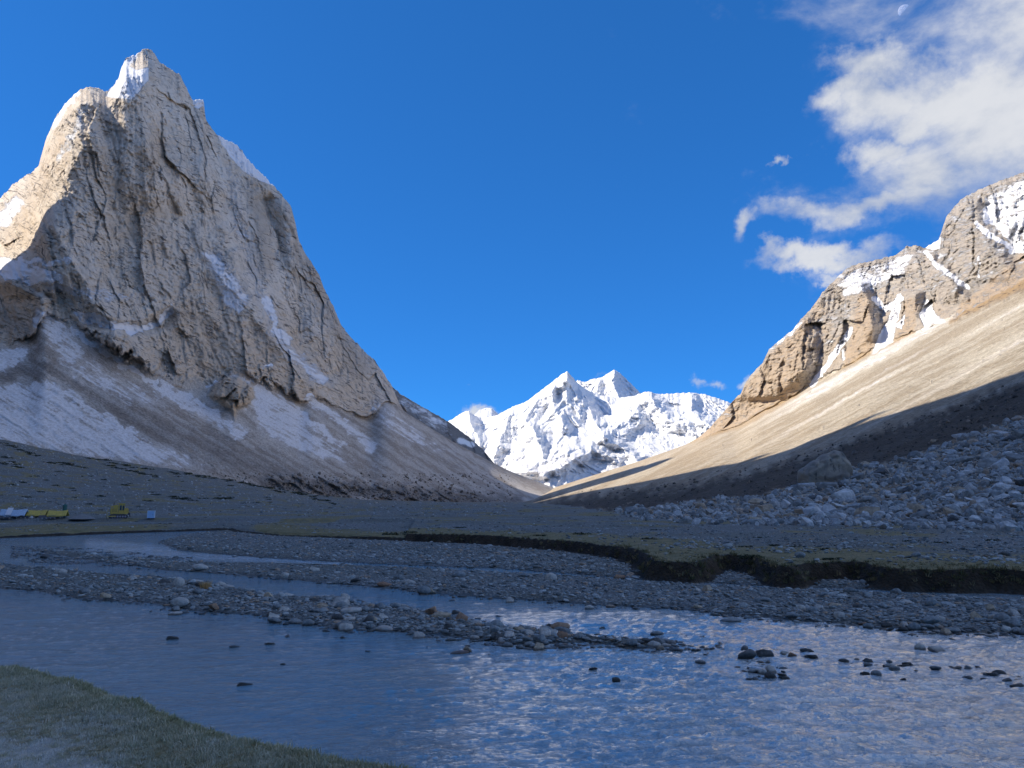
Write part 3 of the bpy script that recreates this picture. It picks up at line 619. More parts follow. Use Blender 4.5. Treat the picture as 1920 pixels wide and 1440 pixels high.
wS = W(SHORE, .12); wS = [(-3500, wS[0][1] + 10)] + wS + [(wS[-1][0] + 600, wS[-1][1] - 5), (5000, 6000), (-5000, 6000)]
wN = W(NEAR, GZ); wNpoly = wN + [(8, -6), (8, -60), (-400, -60), (-400, 20)]
SB_px = [-3000, -500, 0, 300, 600, 800, 950, 1050, 1200, 4000]
def floor_z(x, y):
    """height of ground before small relief, with zone masks"""
    sa, sb, sc_ = sdf(x, y, wA), sdf(x, y, wB), sdf(x, y, wC)
    sl = sdf(x, y, wS); sn = sdf(x, y, wNpoly)
    jit = .35 * fbm(x / 1.6, y / 1.6, 4, 601)
    z = -.45 + 0 * x
    lift = lambda s, h, w: -.45 + (.45 + h) * ss(-w * 1.2, w * .9, s + jit)
    z = np.maximum(z, lift(sa, .13, .9)); z = np.maximum(z, lift(sb, .16, 1.3)); z = np.maximum(z, lift(sc_, .22, 1.5))
    jb = .32 * fbm(x / 2.2, y / 2.2, 4, 611)
    wl_ = 1 + 1.2 * ss(-5, -25, x); top = ss(-.25 * wl_, .75 * wl_, sl + jb * wl_)
    tz = .98 + .16 * fbm(x / 9, y / 9, 4, 612) + .004 * np.clip(sl, 0, 60) * 0
    h_loc = np.where(x < np.interp(y, [0, 200], [-2, -24]), .55, 1.0)
    z = np.where(top > 0, np.maximum(z, -.2 + (tz * h_loc + .2) * top), z)
    jn = .22 * fbm(x / .7, y / .7, 4, 613)
    nt_ = ss(-.26, .03, sn + jn * .4)
    nz = GZ + .06 * fbm(x / 1.3, y / 1.3, 4, 614) - .03 * ss(.4, 0, sn)
    z = np.where(nt_ > 0, np.maximum(z, -.6 + (nz + .6) * nt_), z)
    # alluvial fan and valley head
    u = x / np.maximum(y, 1); p = 960 + F * u / (math.cos(TH))
    yb = scurve(L_YB, p, 60); pyb = scurve(L_BASE, p); _, eb = ray(p, pyb + 1.5)
    z0y = 135.0; ez0 = (1.0 - H) / z0y
    k = np.clip(np.log(np.maximum(y, 1) / z0y) / np.log(np.maximum(yb, 200) / z0y), 0, 1.6)
    fz = H + (ez0 + (eb - ez0) * k) * np.maximum(y, z0y)
    fz = np.where(y > yb, H + eb * yb + 0 * y - (y - yb) * .05, fz)
    z = np.where(y > z0y, np.where(k > 0, np.maximum(fz, .9 + .0006 * (y - z0y)), z) + (z - 1) * 0 + .10 * fbm(x / 14, y / 14, 4, 621) * np.clip(y / 150, 1, 3), z)
    return z, sa, sb, sc_, sl, sn
def build_ground():
    pcol = cols(-1500, 3400, -60, 1980, 3.2, 34)
    pyr = np.concatenate([np.arange(1690, 1470, -12), np.arange(1470, 1112, -1.25), np.arange(1112, 1026, -.9), np.arange(1026, 1014, -.4), np.arange(1014, 990, -.22), np.arange(990, 952, -.45), np.arange(952, 944, -.3)])
    rows = (H) / ((pyr - 940) / F); rows = np.where(pyr > 1200, rows * 1.0, rows)
    rows = np.concatenate([[-60, -30, -12, -4, 0, 1.5, 2.5, 3.2, 3.8, 4.4], rows[rows > 5.0]]); rows = np.concatenate([rows, np.geomspace(rows[-1] * 1.02, 4300, 60)])
    # exact rows through the near bank (its surface is 2.3 m up)
    rows = np.unique(np.concatenate([rows, np.arange(4.6, 12, .055)]))
    u = (pcol - 960) / F / math.cos(TH)
    Y = np.repeat(rows[:, None], len(pcol), 1); X = u[None] * np.maximum(np.abs(Y), 6 + 0 * Y) * 1.0
    X = np.where(Y < 60, X + np.sign(u)[None] * 0, X)
    print('ground grid', X.shape)
    z, sa, sb, sc_, sl, sn = floor_z(X, Y)
    # small relief
    gr = np.clip(np.maximum.reduce([sa, sb, sc_]) / .8 + .6, 0, 1) * (Y < 200)
    z = z + gr * .05 * fbm(X / .45, Y / .45, 3, 631)
    land = ss(0, 1, sl)
    z = z + land * .05 * fbm(X / .8, Y / .8, 3, 632) * (Y < 160)
    z = z + land * ss(150, 400, Y) * (1.0 * fbm(X / 30, Y / 30, 4, 633) + .4 * fbm(X / 7, Y / 7, 3, 634))
    # masks
    px, py = pix(X, np.maximum(Y, 1), z)
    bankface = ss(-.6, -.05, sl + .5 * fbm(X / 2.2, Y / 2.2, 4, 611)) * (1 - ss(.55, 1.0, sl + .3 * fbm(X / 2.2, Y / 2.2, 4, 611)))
    g = ss(.3, 1.2, sl) * (1 - ss(6, 15, sl + 6 * fbm(X / 6, Y / 6, 4, 641))) * ss(430, 520, px)
    g = np.maximum(g, ss(.3, 1.2, sl) * (1 - ss(14, 26, sl + 8 * fbm(X / 8, Y / 8, 4, 642))) * ss(420, 250, px) * .75)
    g = np.maximum(g, band(X, Y, [(45, 95), (80, 98), (140, 100)], 5, 8, 3 * fbm(X / 8, Y / 8, 3, 5), 3 * fbm(X / 8, Y / 8, 3, 6)) * .9)
    g = np.maximum(g, ss(-.02, .22, fbm(X / 14, Y / 26, 4, 643)) * ss(0, 20, sl) * .62)
    near = ss(-.1, .15, sn)
    g = np.maximum(g, near)
    frost = near * ss(.25, 1.6, sn + .8 * fbm(X / .9, Y / .9, 4, 651))
    frost = np.maximum(frost, ss(.0, .3, fbm(X / 90, Y / 90, 4, 652)) * ss(200, 700, Y) * .35 * (px < 700))
    wet = 1 - ss(-.02, .14, z)
    mask = np.stack([g, bankface, wet, frost], -1)
    o = grid_mesh('ground', np.stack([X, Y, z], -1), ground_mat(), {'mask': mask})
    tag(o, 'valley floor of gravel, river bed, terraces and short grass', 'ground', kind='structure')
    return rows, pcol, np.stack([X, Y, z], -1)
def ground_mat():
    m, nt, p = new_mat('valley_ground')
    mk = N(nt, 'ShaderNodeAttribute', attribute_name='mask', out=None)
    sp = N(nt, 'ShaderNodeSeparateColor', {0: mk.outputs['Color']}, out=None)
    g, bf, wet, fr = sp.outputs[0], sp.outputs[1], sp.outputs[2], mk.outputs['Alpha']
    pos = N(nt, 'ShaderNodeNewGeometry', out=0)
    v = N(nt, 'ShaderNodeTexVoronoi', {'Vector': pos, 'Scale': 7.0, 'Randomness': 1.0}, out=None)
    v2 = N(nt, 'ShaderNodeTexVoronoi', {'Vector': pos, 'Scale': 1.7}, out=None)
    vc = N(nt, 'ShaderNodeSeparateColor', {0: v.outputs['Color']}, out=None).outputs[0]
    n1 = NO(nt, pos, .9, 8, .65); n2 = NO(nt, pos, .06, 6, .6); n3 = NO(nt, pos, 14, 5, .7)
    gv = MX(nt, vc, (.20, .225, .225), (.48, .51, .51))
    gv = MX(nt, SM(nt, n2, .35, .65, 0, .6), gv, (.24, .25, .20))
    gv = MX(nt, 1.0, gv, RGBm(nt, SM(nt, v.outputs['Distance'], .0, .6, 1.1, .45)), 'MULTIPLY')
    gr = MX(nt, SM(nt, n1, .35, .65), (.19, .17, .085), (.31, .26, .145))
    gr = MX(nt, SM(nt, n3, .4, .6, 0, .5), gr, (.12, .12, .06))
    gf = SM(nt, MA(nt, 'ADD', g, MA(nt, 'MULTIPLY_ADD', n1, .9, -.45)), .35, .62)
    c = MX(nt, gf, gv, gr)
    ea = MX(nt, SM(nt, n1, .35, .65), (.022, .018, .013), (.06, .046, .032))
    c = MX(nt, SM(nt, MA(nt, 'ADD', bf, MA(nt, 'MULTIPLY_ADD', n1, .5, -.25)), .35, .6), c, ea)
    c = MX(nt, SM(nt, MA(nt, 'ADD', fr, MA(nt, 'MULTIPLY_ADD', NO(nt, pos, 5, 6, .7), 1.3, -.75)), .25, .75, 0, .4), c, (.78, .80, .82))
    c = MX(nt, MA(nt, 'MULTIPLY', wet, .6), c, (.045, .045, .042))
    setp(nt, p, 'Base Color', c); setp(nt, p, 'Roughness', SM(nt, wet, 0, 1, .9, .45)); setp(nt, p, 'Specular IOR Level', .2)
    h = MA(nt, 'ADD', MA(nt, 'MULTIPLY', v.outputs['Distance'], -.6), MA(nt, 'MULTIPLY', n3, .25))
    h = MA(nt, 'ADD', h, MA(nt, 'MULTIPLY', v2.outputs['Distance'], -.3))
    bump(nt, p, h, .12, .9)
    return m
GROWS, GPC, GV = build_ground()
def gz(x, y):
    """ground height by lookup in the ground mesh"""
    x = np.asarray(x, float); y = np.asarray(y, float)
    u = x / np.maximum(np.abs(y), 6); j = np.interp(u, (GPC - 960) / F / math.cos(TH), np.arange(len(GPC))); i = np.interp(y, GROWS, np.arange(len(GROWS)))
    j0 = np.clip(j.astype(int), 0, len(GPC) - 2); i0 = np.clip(i.astype(int), 0, len(GROWS) - 2); fj = j - j0; fi = i - i0; Z = GV[..., 2]
    return (Z[i0, j0] * (1 - fi) + Z[i0 + 1, j0] * fi) * (1 - fj) + (Z[i0, j0 + 1] * (1 - fi) + Z[i0 + 1, j0 + 1] * fi) * fj
# far sheet under everything
def far_sheet():
    R = 40000; me = bpy.data.meshes.new('terrain'); me.from_pydata([(-R, -R, -40), (R, -R, -40), (R, R, -40), (-R, R, -40)], [], [(0, 1, 2, 3)])
    me.materials.append(simple('far_ground', (.22, .19, .16), .95, .2, .001)); o = bpy.data.objects.new('terrain', me); C.objects.link(o)
    tag(o, 'stony land reaching to the horizon', 'ground', kind='structure')
far_sheet()

# ------------------------------------------------------------------ river
def build_water():
    pc = cols(-1500, 3400, -60, 1980, 5.5, 40); pyr = np.concatenate([np.arange(1900, 1480, -15), np.arange(1480, 985, -1.5)])
    rows = H * F / (pyr - 940); u = (pc - 960) / F / math.cos(TH)
    Y = np.repeat(rows[:, None], len(pc), 1); X = u[None] * Y
    fade = np.clip(1.4 - Y / 60, .25, 1)
    d = np.minimum(np.abs(sdf(X, Y, wA)), 50)
    px, py = pix(X, Y, 0 * X)
    chop = np.maximum(.25, ss(700, 1250, px) * ss(1120, 1170, py)); xr = X * .97 + .24 * Y; yr = Y * .97 - .24 * X
    z = chop * (.075 * (ridged(xr / 1.5 + .5 * pn(X, Y, 7), yr / .62, 4, 701, .5) - .4) + .03 * fbm(xr / .35, yr / .2, 3, 703)) * fade + .012 * fbm(X / 3, Y / 1.6, 3, 702) * fade
    rapids_sheen = np.maximum.reduce([band(px, py, [(170, 1022), (250, 1030), (330, 1040)], 10, 14), band(px, py, [(330, 1042), (450, 1046), (650, 1056)], 6, 8) * .8, .95 * ss(1050, 1600, px) * ss(1140, 1180, py), .5 * ss(750, 1000, px) * ss(1120, 1180, py)])  # bands at left are rapids; right-hand areas carry painted sky reflection
    calm = ss(900, 500, px) * ss(1090, 1150, py)
    mask = np.stack([rapids_sheen, calm, 0 * rapids_sheen, 0 * rapids_sheen], -1)
    m, nt, p = new_mat('river_water')
    mk = N(nt, 'ShaderNodeAttribute', attribute_name='mask', out=None); sp = N(nt, 'ShaderNodeSeparateColor', {0: mk.outputs['Color']}, out=None)
    pos = N(nt, 'ShaderNodeNewGeometry', out=0)
    mp = N(nt, 'ShaderNodeMapping', {'Vector': pos, 'Rotation': (0, 0, math.radians(12))})
    a = NO(nt, VM(nt, 'MULTIPLY', mp, (1.3, 3.0, 0)), 1.0, 6, .62, .5)
    b = NO(nt, VM(nt, 'MULTIPLY', mp, (5, 11, 0)), 1.0, 4, .6, .8)
    c = NO(nt, VM(nt, 'MULTIPLY', mp, (.35, .8, 0)), 1.0, 3, .5, .4)
    big = NO(nt, VM(nt, 'MULTIPLY', mp, (.12, .22, 0)), 1.0, 4, .6)
    h = MA(nt, 'ADD', MA(nt, 'MULTIPLY', a, 1.0), MA(nt, 'ADD', MA(nt, 'MULTIPLY', b, .28), MA(nt, 'MULTIPLY', c, 1.2)))
    st = MA(nt, 'MULTIPLY', MA(nt, 'MULTIPLY_ADD', sp.outputs[1], -.55, 1.0), SM(nt, big, .3, .7, .6, 1.15))
    h = MA(nt, 'MULTIPLY', h, st)
    bump(nt, p, h, .28, 1.0)
    col = MX(nt, SM(nt, big, .3, .7), (.13, .22, .27), (.20, .30, .34))
    foam_glint = MA(nt, 'MULTIPLY', sp.outputs[0], SM(nt, NO(nt, VM(nt, 'MULTIPLY', mp, (1.6, 4.5, 0)), 1.0, 7, .7, .6), .50, .64))
    col = MX(nt, MA(nt, 'MULTIPLY', sp.outputs[0], SM(nt, MA(nt, 'ADD', MA(nt, 'MULTIPLY', a, .6), MA(nt, 'MULTIPLY', big, .5)), .42, .66, .15, .95)), col, (.60, .71, .74))  # pale colour imitates silver cloud reflection, broken up into painted glints
    col = MX(nt, MA(nt, 'MULTIPLY', foam_glint, .85), col, (.75, .80, .84))
    setp(nt, p, 'Base Color', col); setp(nt, p, 'Roughness', MA(nt, 'MULTIPLY_ADD', foam_glint, .5, .07)); setp(nt, p, 'IOR', 2.2); setp(nt, p, 'Specular IOR Level', .5); setp(nt, p, 'Coat Weight', MA(nt, 'MULTIPLY', sp.outputs[0], .9)); setp(nt, p, 'Coat IOR', 2.2); setp(nt, p, 'Coat Roughness', .09); nt.links.new(p.inputs['Normal'].links[0].from_socket, p.inputs['Coat Normal'])
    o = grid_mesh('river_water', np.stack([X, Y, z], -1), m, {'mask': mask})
    tag(o, 'braided blue river of rippling glacial water', 'river', kind='structure')
build_water()
print('ground', time.time() - T0)

# ------------------------------------------------------------------ stones
def ico(sub):
    bm = bmesh.new(); bmesh.ops.create_icosphere(bm, subdivisions=sub, radius=1)
    v = np.array([w.co[:] for w in bm.verts]); f = [[w.index for w in p.verts] for p in bm.faces]; bm.free(); return v, f
def rock_mesh(name, seed, sub=2, angular=.6, flat=.6, mat=None, smooth=True):
    rg = np.random.default_rng(seed); v, f = ico(sub)
    for k in range(9 if angular > .5 else 8):
        n = rg.normal(size=3); n /= np.linalg.norm(n); d = rg.uniform(.42, .82) if angular > .5 else rg.uniform(.78, .95)
        ex = np.maximum(0, v @ n - d); v = v - n * ex[:, None]
    r = 1 + (.10 if angular > .5 else .05) * pn(v[:, 0] * 1.7 + seed, v[:, 1] * 1.7 + v[:, 2], seed)
    v = v * r[:, None] * np.array([1, rg.uniform(.65, .9), flat * rg.uniform(.8, 1.2)])
    me = bpy.data.meshes.new(name); me.from_pydata(v.tolist(), [], f); me.materials.append(mat)
    me.polygons.foreach_set('use_smooth', [smooth] * len(f)); me.update(); return me
def stone_mat(name, c1, c2, c3=None, wet=True):
    m, nt, p = new_mat(name)
    rnd = N(nt, 'ShaderNodeObjectInfo', out='Random'); pos = N(nt, 'ShaderNodeNewGeometry', out=0)
    c = MX(nt, rnd, c1, c2)
    if c3:
        r2 = MA(nt, 'FRACT', MA(nt, 'MULTIPLY', rnd, 17.31)); c = MX(nt, MA(nt, 'GREATER_THAN', r2, .90), c, c3)
    tco = N(nt, 'ShaderNodeTexCoord', out=3)
    n = NO(nt, tco, 2.6, 7, .68, .4); c = MX(nt, 1.0, c, RGBm(nt, SM(nt, n, .25, .75, .6, 1.3)), 'MULTIPLY')
    if wet:
        z = N(nt, 'ShaderNodeSeparateXYZ', {0: pos}, out=None).outputs[2]
        w = SM(nt, z, .10, .02); c = MX(nt, MA(nt, 'MULTIPLY', w, .75), c, (.03, .032, .03))
        setp(nt, p, 'Roughness', MA(nt, 'MULTIPLY_ADD', w, -.55, .85))
    else: setp(nt, p, 'Roughness', .9)
    setp(nt, p, 'Base Color', c); setp(nt, p, 'Specular IOR Level', .25); bump(nt, p, n, .08, .6)
    return m
SM_MIX = stone_mat('mixed_stone', (.12, .14, .145), (.46, .50, .50), (.42, .33, .25))
TONE = {'pale': stone_mat('pale_stone', (.44, .43, .40), (.55, .53, .48)), 'grey': stone_mat('grey_stone', (.22, .245, .25), (.32, .35, .355)),
        'dark': stone_mat('dark_stone', (.09, .095, .095), (.15, .15, .145)), 'rust coloured': stone_mat('rusty_stone', (.34, .20, .13), (.40, .27, .18)), 'tan': stone_mat('tan_stone', (.44, .36, .26), (.50, .41, .30))}
BLD = stone_mat('boulder_rock', (.20, .22, .225), (.50, .53, .54), (.38, .32, .26), wet=False)
DRK = stone_mat('dark_debris', (.07, .065, .06), (.20, .18, .16), (.30, .25, .20), wet=False)

def stuff_instances(name, pts, scale, rot, protos, label, cat, seed=0):
    """one object of uncountable pieces: points carrying instanced meshes"""
    n = len(pts); me = bpy.data.meshes.new(name); me.vertices.add(n); me.vertices.foreach_set('co', np.asarray(pts, np.float32).reshape(-1))
    rg = np.random.default_rng(seed)
    add_attrs(me, {'sc': np.asarray(scale, np.float32), 'ro': np.asarray(rot, np.float32), 'ix': rg.integers(0, len(protos), n).astype(np.float32)})
    o = bpy.data.objects.new(name, me); C.objects.link(o)
    col = bpy.data.collections.new(name + '_shapes')
    for k, pm_ in enumerate(protos): col.objects.link(bpy.data.objects.new(name + '_shape', pm_))
    ng = bpy.data.node_groups.new(name, 'GeometryNodeTree')
    ng.interface.new_socket('Geometry', in_out='INPUT', socket_type='NodeSocketGeometry'); ng.interface.new_socket('Geometry', in_out='OUTPUT', socket_type='NodeSocketGeometry')
    gi = ng.nodes.new('NodeGroupInput'); go = ng.nodes.new('NodeGroupOutput')
    ci = ng.nodes.new('GeometryNodeCollectionInfo'); ci.inputs[0].default_value = col; ci.inputs['Separate Children'].default_value = True; ci.inputs['Reset Children'].default_value = True
    ip = ng.nodes.new('GeometryNodeInstanceOnPoints'); ip.inputs['Pick Instance'].default_value = True
    def att(nm, t):
        a = ng.nodes.new('GeometryNodeInputNamedAttribute'); a.data_type = t; a.inputs[0].default_value = nm; return a.outputs[0]
    er = ng.nodes.new('FunctionNodeEulerToRotation')
    L = ng.links.new
    L(gi.outputs[0], ip.inputs['Points']); L(ci.outputs[0], ip.inputs['Instance']); L(att('ix', 'FLOAT'), ip.inputs['Instance Index'])
    L(att('ro', 'FLOAT_VECTOR'), er.inputs[0]); L(er.outputs[0], ip.inputs['Rotation']); L(att('sc', 'FLOAT_VECTOR'), ip.inputs['Scale']); L(ip.outputs[0], go.inputs[0])
    md = o.modifiers.new('scatter', 'NODES'); md.node_group = ng
    tag(o, label, cat, kind='stuff'); return o
def rrot(n, rg, tilt=.35): return np.stack([rg.normal(0, tilt, n), rg.normal(0, tilt, n), rg.uniform(0, 6.283, n)], -1)

YS = np.geomspace(14, 1500, 420)
def ray_ground(px, py):
    """where the line of sight meets the valley floor"""
    px = np.atleast_1d(np.asarray(px, float)); py = np.atleast_1d(np.asarray(py, float)); u, e = ray(px, py); outY = np.zeros(len(px))
    for a in range(0, len(px), 2000):
        uu = u[a:a + 2000, None]; Z = gz(uu * YS, YS[None] + 0 * uu); E = (Z - H) / YS
        hit = E >= e[a:a + 2000, None]; i = np.where(hit.any(1), hit.argmax(1), len(YS) - 1)
        outY[a:a + 2000] = YS[i]
    return u * outY, outY, gz(u * outY, outY)

rs = np.random.default_rng(99)
proto_round = [rock_mesh('river_stone_shape', s, 2, .3 + .5 * (s % 2), .46, SM_MIX) for s in range(8)]
proto_ang = [rock_mesh('boulder_shape', s + 40, 2, .8, .7, BLD, False) for s in range(6)]
proto_dark = [rock_mesh('debris_shape', s + 60, 1, .8, .7, DRK, False) for s in range(5)]

# ---- stones of the river bars and flats
cand = []   # x, y, size, zone
def zone_sample(n, pxr, pyr, zpl, test, med, sig, zone, minpx=1.8, cap=.6):
    px = rs.uniform(*pxr, n); py = rs.uniform(*pyr, n); x, y = onplane(px, py, zpl); ok = test(x, y)
    x, y = x[ok], y[ok]; s = np.clip(np.exp(rs.normal(math.log(med), sig, len(x))), 0, cap); s = np.maximum(s, minpx * y / F * .5)
    cand.extend(zip(x, y, s, [zone] * len(x)))
nz_ = lambda x, y, k, s: fbm(x / k, y / k, 3, s)
zone_sample(22000, (-420, 1300), (1048, 1216), .1, lambda x, y: sdf(x, y, wA) > -.35 + .5 * nz_(x, y, 1.2, 5), .074, .50, 'A', 2.4, .32)
zone_sample(34000, (-100, 2200), (1024, 1215), .1, lambda x, y: sdf(x, y, wB) > -.4 + .6 * nz_(x, y, 1.5, 6), .070, .50, 'B', 2.4, .38)
zone_sample(16000, (280, 1300), (994, 1088), .15, lambda x, y: (sdf(x, y, wC) > -.3) & (sdf(x, y, wS) < -.15), .08, .5, 'C', 2.4, .3)
zone_sample(9000, (1280, 2000), (1065, 1115), .1, lambda x, y: (sdf(x, y, wC) > 0) & (sdf(x, y, wS) < -.15), .06, .5, 'C', 2.2)
zone_sample(9000, (20, 360), (1022, 1062), .0, lambda x, y: (sdf(x, y, wB) > -3.0) & (nz_(x, y, 3, 7) > .0), .08, .4, 'B', 2.0)
# shallow shelf stones poking out around the bars
zone_sample(7000, (-100, 1900), (1095, 1300), .0, lambda x, y: (np.maximum(sdf(x, y, wA), sdf(x, y, wB)) > -1.7) & (np.maximum(sdf(x, y, wA), sdf(x, y, wB)) < 0) & (nz_(x, y, .9, 8) > .18) & (rs.uniform(0, 1, x.shape) < .5), .06, .45, 'S', 2.0, .22)
zone_sample(26000, (-150, 2100), (951, 1075), 1.0, lambda x, y: (sdf(x, y, wS) > 1.2) & (nz_(x, y, 7, 9) > -.12) & (rs.uniform(0, 1, x.shape) < ss(1.0, 7.0, sdf(x, y, wS) + 3 * nz_(x, y, 5, 3)) * .9 + .08), .09, .5, 'T', 2.0, .4)
# tail of the near bar: thin line of stones to the right
tail = W([(1240, 1207), (1320, 1215), (1400, 1222), (1470, 1226), (1560, 1232), (1640, 1248), (1720, 1250), (1830, 1262), (1920, 1275)], 0)
zone_sample(5000, (1200, 1930), (1195, 1290), .0, lambda x, y: (seg_dist(x, y, tail) < .45 + .9 * nz_(x, y, 1.5, 12)) & (nz_(x, y, 1.1, 13) > .05) & (rs.uniform(0, 1, x.shape) < .35), .075, .45, 'tail', 2.0, .2)
zone_sample(300, (1380, 1470), (1240, 1272), .0, lambda x, y: (rs.uniform(0, 1, x.shape) < .12), .07, .4, 'tail', 2.0, .2)
ca = np.array([(c[0], c[1], c[2]) for c in cand]); zn = [c[3] for c in cand]
pxs = ca[:, 2] * F / ca[:, 1]; order = np.argsort(-pxs)
NI = 235
single = [i for i in order if ca[i, 1] < 75][:NI]; sset = set(single)
rest = np.array([i for i in range(len(cand)) if i not in sset])
zr = gz(ca[rest, 0], ca[rest, 1]); zr = np.maximum(zr, -.03)
sc3 = ca[rest, 2][:, None] * np.stack([rs.uniform(.8, 1.25, len(rest)), rs.uniform(.7, 1.1, len(rest)), rs.uniform(.55, 1.1, len(rest))], -1)
stuff_instances('river_stones', np.stack([ca[rest, 0], ca[rest, 1], zr + ca[rest, 2] * .12], -1), sc3, rrot(len(rest), rs, .22), proto_round, 'countless grey stones covering the gravel bars and flats', 'stones', 1)
shape_cache = {}
def shaped(kind, tone, k, ang=.3, flat=.6):
    key = (kind, tone, k)
    if key not in shape_cache: shape_cache[key] = rock_mesh(kind, hash_seed(key), 3, ang, flat, TONE[tone], True)
    return shape_cache[key]
def hash_seed(key): return sum(ord(ch) * (i + 3) for i, ch in enumerate(str(key))) % 9973
ZL = {'A': 'on the near gravel bar', 'B': 'on the middle gravel bar', 'C': 'on the gravel toe below the dark bank', 'S': 'in the shallows beside a gravel bar', 'T': 'on the flat beyond the far bank', 'tail': 'in the stone line trailing into the river'}
ZG = {'A': 'stones on the near gravel bar', 'B': 'stones on the middle gravel bar', 'C': 'stones below the dark bank', 'S': 'stones in the shallows', 'T': 'stones on the far flat', 'tail': 'stones in the river'}
def place_stone(x, y, s, tone, label, group, h=.6, rz=None, kind='river_stone', z=None, ang=.3, sink=.25, aspect=None, cat='stone'):
    me = shaped(kind, tone, random.randrange(4), max(ang, .8 * (h > .5)), .62)
    o = bpy.data.objects.new(kind, me); C.objects.link(o)
    zz = max(float(gz(x, y)), -.03) if z is None else z
    o.location = (x, y, zz + s * h * (1 - 2 * sink) * .6); o.scale = (s, s * random.uniform(.7, 1.0), s * h / .62)
    o.rotation_euler = (random.uniform(-.12, .12), random.uniform(-.12, .12), random.uniform(-.5, .5) if rz is None else rz)
    return tag(o, label, cat, group)
def side(px):
    return 'towards the left edge' if px < 480 else 'left of centre' if px < 860 else 'near the centre' if px < 1060 else 'right of centre' if px < 1440 else 'towards the right edge'
for i in single:
    x, y, s = ca[i]; tone = random.choices(['grey', 'pale', 'dark', 'tan', 'rust coloured'], [5, 2.2, 2, .8, .5])[0]
    h = random.choice([.42, .6, .8]); w = {.42: 'flat', .6: 'rounded', .8: 'blocky'}[h]; z = zn[i]; p_, _ = pix(x, y, .1)
    if z in ('S', 'tail') and tone == 'grey': tone = 'dark'
    big_ = 'big ' if pxs[i] > np.median(pxs[single]) * 1.12 else 'small ' if pxs[i] < np.median(pxs[single]) * .93 else ''
    pl_ = {'A': wA, 'B': wB}.get(z); at_ = ''
    if pl_ is not None: at_ = ' by the water' if sdf(np.array([x]), np.array([y]), pl_)[0] < .5 else ''
    at_ = at_ if len(f'{big_}{w} {tone} stone {ZL[z]} {side(p_)}{at_}'.split()) <= 16 else ''
    place_stone(x, y, s, tone, f'{big_}{w} {tone} stone {ZL[z]} {side(p_)}{at_}', ZG[z], h)
